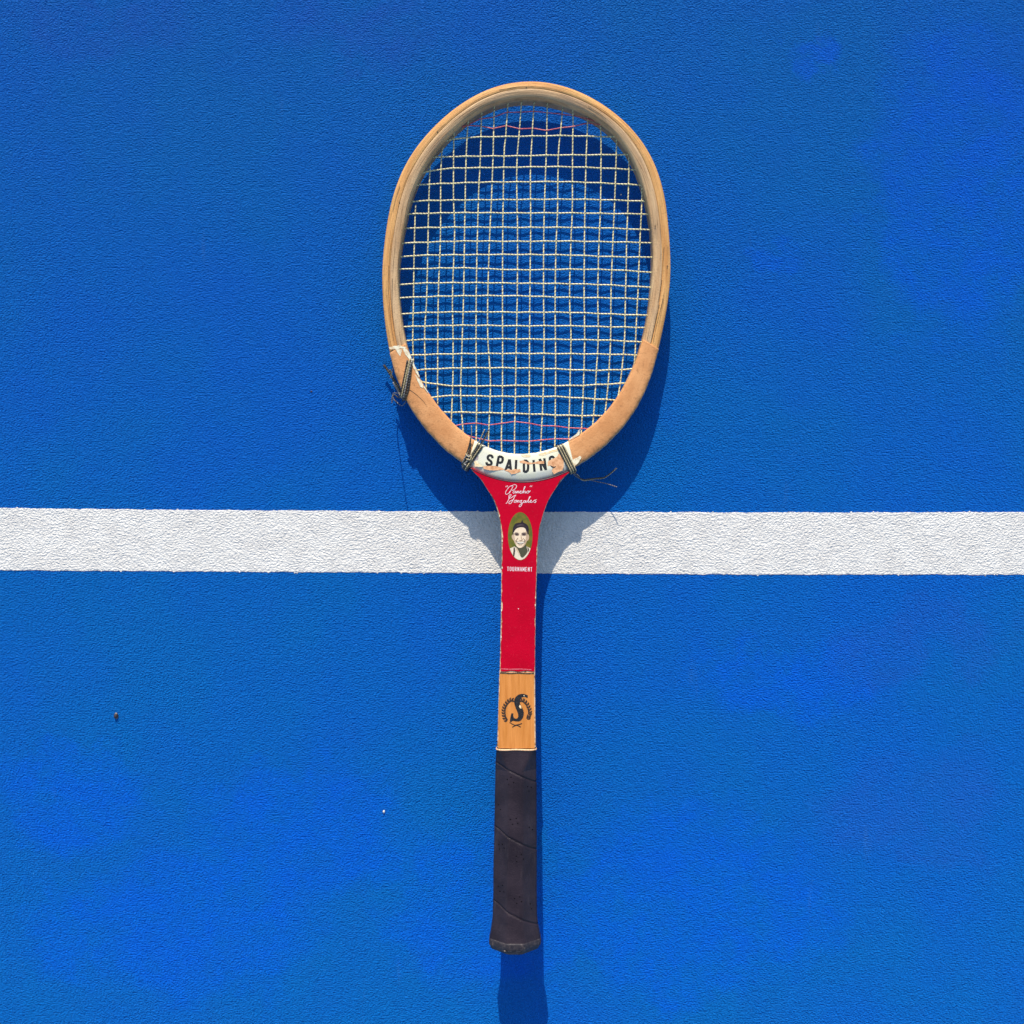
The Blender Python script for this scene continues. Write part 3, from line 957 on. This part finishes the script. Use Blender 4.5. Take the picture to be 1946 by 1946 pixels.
def letter(acc, ch, cx, cy, w, h, rot, stroke, dz):
    a = math.radians(rot)
    for k, (kind, pts) in enumerate(LET[ch]):
        q = []
        for x, y in pts:
            lx, ly = (x - .5) * (w - stroke), (y - .5) * (h - stroke * (0.9 if kind == 'c' else 0.0))
            q.append((cx + lx * math.cos(a) - ly * math.sin(a), cy + lx * math.sin(a) + ly * math.cos(a)))
        if kind == 'c':
            q = catmull(q, 4)
        ribbon(acc, q, stroke, dz + 0.03 * k, 0.0006)
DZL = 1.48
for ch, cx, cy, w, h, r in (('S', 930.5, 874.6, 15.5, 22.5, 14), ('P', 950, 878.5, 15, 22.5, 11), ('A', 967.2, 884.2, 15.5, 22.5, 7), ('L', 983.6, 885.4, 12.5, 22.5, 3),
                            ('D', 999.4, 886, 14, 22.5, -1), ('I', 1014.8, 885.4, 6, 22.5, -5), ('N', 1031.5, 882.6, 15, 22.5, -8), ('G', 1050, 877.2, 14.5, 22.5, -13)):
    acc = Acc()
    letter(acc, ch, cx, cy, w, h, r, 4.6, DZL)
    acc.build("letter", MAT_INK, panel)

def tc(x, y):      # helper for outlines noted at 7.43 x
    return 860 + x / 7.43, 780 + y / 7.43
def chips(name, polys, mat, dz, amp=0.4, parent=panel):
    acc = Acc()
    for k, pl in enumerate(polys):
        patch(acc, rough_outline([tc(*p) for p in pl], amp, 3), dz + 0.05 * k)
    return acc.build(name, mat, parent)
chip_polys = [
 [(945,715),(1000,706),(1060,728),(1130,740),(1200,720),(1290,712),(1292,750),(1220,757),(1150,752),(1080,762),(1000,748),(950,737)],
 [(1345,720),(1400,690),(1470,655),(1500,612),(1535,640),(1565,700),(1570,790),(1552,850),(1480,872),(1432,902),(1412,868),(1400,845),(1425,810),(1390,775),(1345,785)],
 [(430,790),(500,783),(600,783),(690,808),(745,832),(700,842),(600,848),(500,842),(440,822)],
 [(735,850),(790,828),(840,842),(880,828),(955,832),(962,868),(900,890),(830,902),(800,872)],
]
for pl in chip_polys:
    chips("bare_chip", [pl], MAT_CHIP, 1.62)
# a last black scrap of the torn letter
acc = Acc()
patch(acc, rough_outline([tc(*p) for p in [(1398,785),(1430,795),(1462,785),(1450,808),(1412,812)]], 0.2, 3), 1.75)
acc.build("letter", MAT_INK, panel)
for pl in ([(960,622),(1030,618),(1105,622),(1095,655),(1040,667),(985,655)], [(1210,610),(1330,580),(1490,540),(1480,575),(1380,600),(1290,640),(1220,640)], [(300,720),(340,700),(380,760),(440,790),(400,800),(320,790)]):
    chips("worn_stain", [pl], MAT_STAIN, 1.56)
chips("worn_stain", [[(290,690),(330,650),(372,640),(362,690),(320,720),(290,725)]], plain("grey_scuff", srgb(176, 168, 166), srgb(150, 128, 120), 500), 1.6)
# cream tongue reaching past the right binding
chips("cream_flake", [[(1665,720),(1690,698),(1750,672),(1800,642),(1822,662),(1780,735),(1730,785),(1700,800)]], MAT_FLAKE, 1.35, 0.3, tanr)
chips("cream_flake", [[(1830,250),(1770,285),(1800,300),(1790,345),(1640,425),(1640,410),(1740,340),(1770,300)]], MAT_FLAKE, 0.9, 0.3, tanr)

def lc(x, y):
    return 700 + x / 5.365, 630 + y / 5.365
def flakes(polys, parent, dz=1.3):
    for k, pl in enumerate(polys):
        acc = Acc()
        patch(acc, rough_outline([lc(*p) for p in pl], 0.35, 3), dz + 0.04 * k)
        acc.build("cream_flake", MAT_FLAKE, parent)
flakes([
 [(212,160),(260,150),(310,142),(352,152),(385,160),(375,178),(330,170),(300,182),(240,182),(215,178)],
 [(280,185),(305,178),(345,185),(335,225),(325,255),(305,225)],
 [(352,180),(388,172),(420,220),(442,275),(425,290),(400,262),(370,225)],
 [(436,285),(452,280),(470,345),(500,400),(525,460),(512,465),(480,410),(452,350)],
 [(478,440),(505,470),(540,505),(558,545),(552,580),(528,560),(512,520),(490,480)],
 [(560,560),(572,556),(600,600),(612,622),(600,620),(578,590)],
], tanl, 1.15)

# ------------------------------------------------------------------ printing on the red facing
def rc(x, y):
    return 900 + x / 9.66, 900 + y / 9.66
DZR = 1.12
def script(name, strokes, w):
    acc = Acc()
    for k, s in enumerate(strokes):
        q = catmull([rc(*p) for p in s], 5)
        ribbon(acc, q, w, DZR + 0.03 * k, 0.0012)
    return acc.build(name, MAT_SCRIPT, red)
script("script_word", [
 [(588,250),(596,238),(602,222)], [(614,248),(622,236),(628,220)], [(1032,244),(1040,232),(1046,218)], [(1056,244),(1066,232),(1072,218)],
 [(655,362),(690,300),(722,240),(706,222),(660,240),(610,300),(586,350),(600,380),(640,366),(672,320)],
 [(690,232),(740,204),(786,216),(782,256),(744,296),(700,312)],
 [(772,328),(744,320),(722,342),(732,362),(760,344),(774,322),(764,352),(784,354),(800,318),(796,356),(816,326),(832,322),(826,354),(844,350),(864,326),(884,326)],
 [(884,326),(862,320),(848,344),(864,362),(892,346),(930,280),(948,240),(932,248),(914,318),(906,358),(930,326),(950,322),(944,354),(966,350)],
 [(1004,320),(976,328),(974,354),(1000,356),(1026,332),(1012,318),(1002,326),(1024,328),(1046,316)]], 0.95)
script("script_word", [
 [(592,548),(612,536),(640,480),(656,440),(690,396),(674,382),(650,408),(654,452),(690,444),(740,410),(778,394)],
 [(776,396),(746,440),(716,500),(682,546),(650,548),(654,516),(700,490),(746,470)],
 [(772,490),(750,500),(746,526),(766,530),(786,506),(776,490),(804,494),(796,530),(816,500),(836,496),(830,526),(850,518)],
 [(850,502),(888,492),(862,530),(886,536),(884,572),(860,606),(836,604),(846,578),(890,546),(920,522)],
 [(956,498),(926,500),(916,526),(936,530),(962,500),(956,528),(976,520),(1030,446),(1042,422),(1026,430),(1006,490),(1000,528),(1026,520),(1060,500),(1056,486),(1040,500),(1040,526),(1066,528),(1092,512),(1120,486),(1128,500),(1146,516),(1130,532),(1104,526)],
 [(1128,490),(1140,484),(1156,478)]], 1.0)
acc = Acc()
for k, ch in enumerate("TOURNAMENT"):
    letter(acc, ch, 965.4 + k * 4.93, 1081 + 0.1 * k, 3.9 if ch != 'M' else 4.2, 8.0, 0, 0.95, DZR + 0.01 * (k % 2))
acc.build("small_lettering", MAT_SCRIPT, red)

# oval portrait decal: a plain smiling face in four print colours
def flat(name, base, other=None, parent=None):
    return plain(name, base, other or tuple(c * 0.8 for c in base[:3]) + (1,), 500, 0.4, 0.4)
ocx, ocy, orx, ory = 988.6, 1019, 23.3, 45.6
def oval(k, sx=1.0, sy=1.0):
    a = 2 * math.pi * k / 64
    return ocx + orx * sx * math.cos(a), ocy + ory * sy * math.sin(a)
acc = Acc()
patch(acc, [oval(k) for k in range(64)], DZR)
portrait = acc.build("oval_portrait", plain("olive_print", srgb(112, 100, 30), srgb(86, 92, 26), 300, 0.4, 0.4, 0.4, 0.6), racket)
def clip_oval(p, s=0.985):
    dx, dy = (p[0] - ocx) / orx, (p[1] - ocy) / ory
    d = math.hypot(dx, dy)
    if d > s:
        dx, dy = dx / d * s, dy / d * s
    return ocx + dx * orx, ocy + dy * ory
def feature(name, pts, col, dz, n=4, clip=False, other=None):
    acc = Acc()
    q = [rc(*p) for p in pts]
    q = [tuple(p) for p in catmull(q, n, True)]
    if clip:
        q = [clip_oval(p) for p in q]
    patch(acc, q, DZR + dz)
    return acc.build(name, plain(name + "_print", col, other or tuple(c * 0.82 for c in col[:3]) + (1,), 900, 0.4, 0.4), portrait)
SK, SKM, SKD = srgb(226, 204, 172), srgb(186, 158, 128), srgb(122, 98, 80)
feature("shirt", [(655,1385),(720,1352),(760,1345),(850,1430),(950,1345),(1010,1355),(1050,1385),(1030,1450),(980,1530),(920,1575),(850,1592),(780,1572),(710,1505),(670,1440)], srgb(218, 202, 176), 0.05, 4, True)
feature("neck", [(765,1325),(850,1352),(945,1300),(985,1390),(992,1440),(940,1510),(890,1545),(850,1500),(790,1400)], srgb(74, 74, 52), 0.08)
feature("neck_light", [(770,1350),(800,1372),(830,1430),(860,1500),(835,1480),(790,1410)], srgb(196, 174, 142), 0.09)
feature("collar_shadow", [(735,1360),(757,1362),(760,1440),(745,1520),(725,1490),(732,1420)], srgb(60, 44, 36), 0.10)
feature("collar_shadow", [(985,1352),(1005,1362),(1018,1400),(1010,1440),(996,1400)], srgb(56, 44, 40), 0.11)
feature("hair", [(716,1130),(716,1040),(738,965),(772,918),(830,902),(868,898),(892,848),(912,898),(965,925),(1004,975),(1012,1040),(1004,1130),(980,1150),(962,1050),(860,990),(770,1040),(738,1132)], srgb(38, 30, 34), 0.12, 3)
feature("ear", [(700,1142),(722,1118),(745,1150),(750,1222),(722,1212),(704,1186)], SKM, 0.13)
feature("ear", [(985,1125),(1012,1126),(1020,1176),(1003,1222),(978,1226)], SKM, 0.13)
face = feature("face", [(734,1130),(738,1060),(760,1000),(800,978),(870,972),(935,985),(968,1030),(986,1110),(986,1200),(966,1270),(925,1330),(865,1364),(810,1350),(765,1290),(738,1215)], SK, 0.16, 4, False, srgb(214, 190, 158))
feature("face_shade", [(965,1040),(986,1110),(986,1200),(966,1270),(925,1330),(880,1358),(925,1300),(950,1230),(960,1150),(952,1090)], SKM, 0.19, 3)
feature("face_shade", [(736,1130),(742,1090),(752,1150),(762,1230),(790,1300),(770,1290),(742,1215)], SKM, 0.19, 3)
feature("hair_fringe", [(734,1080),(742,1000),(772,945),(830,915),(905,915),(962,950),(988,1020),(990,1090),(966,1050),(945,1005),(890,985),(830,992),(785,1012),(756,1046)], srgb(46, 36, 38), 0.21, 3)
feature("hair_shine", [(780,968),(830,938),(890,934),(930,950),(880,950),(820,962)], srgb(84, 70, 70), 0.23, 3)
for q in ([(748,1112),(772,1096),(812,1098),(836,1112),(826,1136),(796,1142),(764,1132)], [(876,1114),(904,1098),(946,1098),(970,1112),(960,1134),(920,1142),(888,1136)]):
    feature("eye_socket", q, srgb(118, 98, 86), 0.22, 3)
for q in ([(744,1100),(770,1082),(808,1084),(838,1100),(806,1096),(772,1096)], [(872,1100),(904,1084),(946,1082),(978,1098),(944,1096),(906,1098)]):
    feature("eyebrow", q, srgb(70, 56, 54), 0.25, 3)
for q in ([(768,1120),(790,1112),(816,1118),(806,1130),(786,1132)], [(896,1120),(920,1112),(948,1118),(936,1131),(912,1132)]):
    feature("pupil", q, srgb(40, 34, 36), 0.27, 3)
feature("nose_shade", [(866,1125),(876,1140),(892,1195),(906,1212),(888,1222),(872,1206),(866,1170)], SKM, 0.22, 3)
feature("nose", [(828,1208),(846,1222),(874,1226),(904,1212),(888,1236),(852,1238)], SKD, 0.24, 3)
feature("smile_line", [(812,1178),(790,1206),(770,1232),(776,1246),(792,1222),(812,1196)], SKD, 0.24, 3)
feature("smile_line", [(912,1180),(932,1204),(950,1228),(946,1244),(930,1220),(914,1198)], SKD, 0.24, 3)
feature("mouth", [(768,1228),(812,1248),(862,1254),(912,1246),(950,1222),(936,1264),(900,1290),(856,1298),(808,1286)], srgb(84, 64, 58), 0.25, 3)
feature("teeth", [(788,1248),(826,1258),(862,1262),(906,1256),(934,1242),(912,1272),(862,1282),(814,1274)], srgb(236, 226, 204), 0.27, 3)
feature("chin_shade", [(812,1302),(856,1310),(900,1300),(876,1318),(836,1318)], SKM, 0.25, 3)

acc = Acc()
patch(acc, rough_outline([(984.2,1156.2),(985.3,1155.4),(986,1156.6),(985,1158)], 0.2, 2), DZR)
acc.build("paint_nick", MAT_SCRIPT, red)
# nicks along both painted edges
for k in range(7):
    y = random.uniform(925, 1268)
    s = random.choice((-1, -1, 1))
    x = ex(y, s) - s * 1.2
    acc = Acc()
    patch(acc, rough_outline([(x - 1.0, y - 1.6), (x + .8, y - 2.4), (x + 1.1, y + 1.0), (x - .5, y + 2.6)], 0.35, 2), DZR + 0.02 * k)
    acc.build("paint_nick", MAT_FLAKE, red)

# ------------------------------------------------------------------ emblem on the wood facing
def hc(x, y):
    return 920 + x / 16.1, 1290 + y / 16.1
DZH = 0.85
acc = Acc()
S_ = [(1338,505),(1280,480),(1200,458),(1130,458),(1040,485),(970,550),(925,620),(915,700),(935,800),(970,900),(1010,990),(1040,1080),(1045,1150),(1020,1200),(980,1220),(930,1205),(900,1160),(890,1110),(895,1055),(835,1050),(815,1120),(795,1220),(788,1295),(820,1322),(880,1280),(960,1297),(1060,1302),(1130,1272),(1180,1205),(1210,1115),(1215,1030),(1190,930),(1150,860),(1100,760),(1095,680),(1110,610),(1150,570),(1210,550),(1270,555),(1310,582),(1332,580)]
patch(acc, [hc(*p) for p in S_], DZH + 0.1)
letter_s = acc.build("emblem_letter", MAT_INK, wood)
acc = Acc()
patch(acc, rough_outline([hc(*p) for p in [(1065,850),(1095,790),(1130,830),(1145,900),(1110,905)]], 0.15, 2), DZH + 0.2)
patch(acc, rough_outline([hc(*p) for p in [(1205,505),(1232,495),(1240,525),(1215,530)]], 0.1, 2), DZH + 0.2)
acc.build("worn_spot", MAT_STAIN, letter_s)
acc = Acc()
wl = [(860,650),(800,655),(740,695),(685,755),(640,825),(612,900),(600,980),(602,1060),(615,1140),(642,1215),(685,1280),(740,1335)]
wr = [(1150,655),(1215,675),(1280,730),(1330,795),(1365,870),(1390,950),(1398,1030),(1392,1090),(1365,1160),(1345,1225),(1322,1290)]
def leaves(path, side, dz0):
    q = catmull(path, 1)
    for k in range(len(q) - 1):
        d = q[k] - q[k + 1]
        d = d / np.linalg.norm(d)
        nrm = np.array((-d[1], d[0]))
        for s in (-1, 1):
            ax = d * 0.8 + nrm * 0.6 * s
            ax /= np.linalg.norm(ax)
            pr = np.array((-ax[1], ax[0]))
            c = q[k] + nrm * s * 18
            pts = [c + ax * 82, c + ax * 24 + pr * 34, c - ax * 36, c + ax * 24 - pr * 34]
            patch(acc, [hc(*p) for p in pts], dz0 + 0.03 * ((2 * k + s) % 5))
leaves(wl, 1, DZH)
leaves(wr, 1, DZH)
ribbon(acc, [hc(*p) for p in [(780,1325),(850,1375),(930,1410),(1030,1425),(1120,1475)]], 1.7, DZH + 0.18)
ribbon(acc, [hc(*p) for p in [(1160,1360),(1080,1390),(1000,1405),(930,1435),(860,1478)]], 1.7, DZH + 0.24)
o = acc.build("wreath", plain("brown_print", srgb(44, 34, 28), srgb(84, 60, 38), 900, 0.45, 0.4), wood)
o["kind"] = "stuff"

# ------------------------------------------------------------------ twine bindings and their loose ends
def cord(acc, pts3, r, n=5, sides=7, fn=W):
    q = catmull(pts3, n)
    v, f, uv = tube_geo([fn(*p) for p in q], r * U, sides)
    acc.add(v, f, uv)
def wrap_pts(top_pts, lift=1.6, sweep_=0):
    """cord over the upper face from inner edge to outer edge and round underneath"""
    (x0, y0), (x1, y1) = top_pts[0], top_pts[-1]
    d = np.array((x1 - x0, y1 - y0), float)
    d /= np.linalg.norm(d)
    z0, z1 = zt(y0), zt(y1)
    pts = [(x0 + d[0] * 8, y0 + d[1] * 8, z0 - TH - 1.5), (x0 - d[0] * 2.5, y0 - d[1] * 2.5, z0 - TH + 4), (x0 - d[0] * 2.5, y0 - d[1] * 2.5, z0 - 12), (x0 - d[0] * 1.5, y0 - d[1] * 1.5, z0 - 2.5)]
    n = 5
    for k in range(n):
        t = 0.06 + 0.86 * k / (n - 1)
        tx = np.interp(t, np.linspace(0, 1, len(top_pts)), [p[0] for p in top_pts])
        ty = np.interp(t, np.linspace(0, 1, len(top_pts)), [p[1] for p in top_pts])
        pts.append((float(tx), float(ty), zt(ty) + lift + 0.6))
    pts += [(x1 + d[0] * 1.8, y1 + d[1] * 1.8, z1 - 2.5), (x1 + d[0] * 1.6, y1 + d[1] * 1.6, z1 - 12), (x1 + d[0] * 1.2, y1 + d[1] * 1.2, z1 - TH + 4), (x1 - d[0] * 8, y1 - d[1] * 8, z1 - TH - 1.5)]
    return pts

# right binding: three gold cords between dark ones, with two loose tails
b3 = [((1058.6,849.5),(1083.5,897),'d'),((1061.4,849),(1086,897.4),'g'),((1063.8,848.4),(1088,896.8),'d'),((1066.2,847.6),(1090,895.6),'g'),((1068.4,846.6),(1092,894.4),'d'),((1070.6,845.8),(1094,893),'g')]
def binding(strands, extra, label):
    groups = {'d': (Acc(), MAT_TWINE_D), 'g': (Acc(), MAT_TWINE_G), 's': (Acc(), MAT_TWINE_S)}
    for st in strands:
        *pts, kind = st
        cord(groups[kind][0], wrap_pts(pts), 1.25, fn=lambda x, y, z: P(x, y, z - zt(y)))
    for pts, kind, r in extra:
        cord(groups[kind][0], pts, r)
    first = None
    for k, (a_, ma) in groups.items():
        if a_.v:
            if first is None:
                first = a_.build("twine_binding", ma, racket, True)
                first["label"] = label
            else:
                a_.build("twine_strand", ma, first, True)
z9 = zt(900)
binding(b3, [
 ([(1088,893,z9-8),(1093,900,z9-4),(1099,904,z9-14),(1104,911,z9-30),(1112,913,z9-44),(1130,910,22),(1147,908.5,20),(1160,900,22),(1172,889.5,26)], 'g', 1.1),
 ([(1086,896,z9-6),(1092,903,z9-7),(1099,908,z9-16),(1108,911,z9-34),(1120,912,24),(1133,915,22),(1150,918.5,24),(1162,922,31),(1172.5,925.5,40)], 's', 0.8),
 ([(1090,896,z9-4),(1096,902,z9-3),(1103,909,z9-22),(1113,911,z9-40),(1132,908.6,24),(1148,907,22),(1158,900.5,22),(1167,893,25)], 'd', 1.0),
 ([(1084,892,z9-2),(1090,899,z9),(1094,896,z9-2),(1088,890,z9+2),(1085,895,z9-1)], 'd', 1.2)],
 "black and gold twine binding with two loose tails beside the chipped letter")

# middle binding: strands lean up past the inner edge
z8 = zt(850)
b2 = [((911.5,846),(882,889.5),'d'),((914.5,847),(884.8,891),'g'),((917.5,848.5),(887.5,892.5),'d'),((908.5,844),(880,887),'s')]
binding(b2, [
 ([(884,888,z8-2),(893,868,z8+3),(905,848,z8+3),(914,832,z8+6),(921,816,z8+9)], 'g', 1.0),
 ([(886,892,z8-2),(897,868,z8+4),(909,850,z8+4),(919,834,z8+8),(929,816,z8+11)], 'd', 1.1),
 ([(888,892,z8-3),(900,869,z8+4.5),(913,850,z8+4),(922,833,z8+6),(928,821,z8+8)], 'g', 0.9),
 ([(878,886,z8-4),(884,872,z8+2.5),(891,853,z8+3),(894.5,838,z8+6),(896.3,824,z8+12),(896,809,z8+16)], 'g', 0.8),
 ([(877,883,z8-4),(882,873,z8+2.5),(888,858,z8+3),(892,845,z8+5),(895,830,z8+8)], 'd', 1.2),
 ([(880,886,z8-4),(886,873,z8+2.4),(893,858,z8+3),(894,846,z8+4),(894.5,838,z8+5)], 'd', 1.0),
 ([(879,880,z8),(885,868,z8+4.6),(892,866,z8+5),(888,876,z8+4.6),(882,882,z8+4),(886,884,z8+5)], 's', 1.5),
 ([(885,862,z8+4),(890,868,z8+6),(896,866,z8+5),(893,874,z8+6),(886,872,z8+6)], 'g', 1.0)],
 "black and gold twine binding whose cut strands stick up past the strings")

# left binding with frayed dark ends
z7 = zt(720)
b1 = [((777,686),(765.5,752),'d'),((779.5,687),(767.5,755),'g')]
binding(b1, [
 ([(782,683,z7-4),(779,684,z7+2.2),(772,710,z7+2.6),(764,750,z7+1.5),(760,754,z7-6)], 'g', 1.3),
 ([(774,684,z7+2),(770,706,z7+2.6),(765,730,z7+2.6),(761.5,750,z7+1),(758,752,z7-6)], 'd', 1.3),
 ([(783,686,z7-2),(781.6,690,z7+2.8),(779,715,z7+3),(775,742,z7+2.4),(768,758,z7),(765,762,z7-6)], 'd', 1.9),
 ([(786,686,z7-4),(782,688,z7+3.5),(776,712,z7+4.5),(769,745,z7+3.6),(766,757,z7)], 's', 1.3),
 ([(768,758,z7-4),(762,748,z7-26),(752,730,24),(742,712,20),(734,700,18),(729,694,18)], 'd', 2.4),
 ([(766,758,z7-4),(760,749,z7-14),(754,738,32),(748,727,24)], 's', 2.2),  # grey cord standing in for the highlight along the dark tail
 ([(770,757,z7-3),(763,746,z7-22),(756,732,28),(746,716,22),(741,702,20)], 'd', 1.5),
 ([(746,700,34),(744,712,30),(741,720,24)], 'g', 0.6),
 ([(768,758,z7-3),(756,748,z7-30),(747,748,26),(748,758,24),(756,766,26),(764,771,32),(771,764,z7-14)], 's', 1.0),
 ([(768,758,z7-3),(758,756,z7-26),(749,750,32),(745,756,36),(745,765,46)], 'd', 1.2),
 ([(745,763,46),(744.6,764.5,62),(744.2,765,78),(744.4,765,92),(745,765.5,106)], 'd', 0.9)],
 "frayed black and gold twine binding around the chipped tan overlay")

# cracks and open glue lines
cr = [[(1260,567),(1255,589),(1246.5,624),(1241.6,650)], [(1253,579),(1247,604),(1241.6,629),(1237.5,648)], [(1258,532),(1254,556),(1251,574)], [(1262,470),(1260,500),(1260,520)],
      [(739,504.5),(738,549),(743,612),(748,647)], [(745.5,529),(745.5,587),(751,637)], [(1118,202),(1140,216),(1152,226)], [(760,354),(752,378),(747,402)], [(948,171),(985,165.5),(1015,164.6)]]
for q in cr:
    acc = Acc()
    ribbon(acc, catmull(q, 5), 0.9, 0.35, 0, 0.5)
    acc.build("crack", MAT_DIRT, racket)
acc = Acc()
ribbon(acc, catmull([lc(418,592), lc(462,622), lc(510,662), lc(560,712), lc(590,748)], 5), 0.9, 1.25, 0, 0.4)
acc.build("crack", MAT_DIRT, tanl)

# dark bead of grime in the pin holes of the rim
acc_pts = [(831,251),(831.5,251),(759,385),(1000,167),(1268,506),(1245,430)]
for x, y in acc_pts[1:]:
    acc = Acc()
    patch(acc, rough_outline([(x - 1.5, y - 1), (x + 1, y - 1.6), (x + 1.6, y + .8), (x - .6, y + 1.6)], 0.2, 2), 0.4)
    acc.build("pin_hole", MAT_DIRT, racket)

# ------------------------------------------------------------------ small bits lying on the court
def lump(name, x, y, rx, ry, rz, mat, seed, label, cat):
    bm = bmesh.new()
    bmesh.ops.create_icosphere(bm, subdivisions=3, radius=1)
    r2 = random.Random(seed)
    ph = [(Vector((r2.uniform(-3, 3), r2.uniform(-3, 3), r2.uniform(-3, 3))), r2.uniform(0, 6)) for _ in range(5)]
    cx, cy, cz = W(x, y, 0)
    for vv in bm.verts:
        k = 1 + 0.13 * sum(math.sin(w.dot(vv.co) + p) for w, p in ph) / 2
        vv.co = Vector((vv.co.x * rx * k * U, vv.co.y * ry * k * U, max(vv.co.z * rz * k * U, -0.4 * rz * U) + 0.4 * rz * U))
    me = bpy.data.meshes.new(name)
    bm.to_mesh(me)
    bm.free()
    me.polygons.foreach_set("use_smooth", np.ones(len(me.polygons), dtype=bool))
    me.materials.append(mat)
    o = bpy.data.objects.new(name, me)
    o.location = (cx, cy, 0)
    COL.objects.link(o)
    o["label"] = label
    o["category"] = cat
    return o
lump("seed_husk", 221, 1360, 4.2, 5.5, 4.5, plain("brown_husk", (0.045, 0.03, 0.03, 1), (0.4, 0.36, 0.33, 1), 260, 0.6, 0.4, 0.55, 0.7), 3, "tiny dark brown seed husk lying alone on the blue court", "seed husk")
lump("paint_crumb", 729.6, 1542.6, 2.2, 3.2, 2.4, MAT_WHITE, 5, "tiny white crumb lying on the blue court beside the grip", "paint crumb")
lump("grit_speck", 592, 744, 1.8, 1.4, 1.6, MAT_DIRT, 8, "tiny dark grit speck on the blue court left of the racket head", "grit speck")
lump("pale_speck", 1180, 370, 1.6, 1.2, 1.2, MAT_WHITE, 9, "tiny pale speck on the shaded court under the strings", "grit speck")
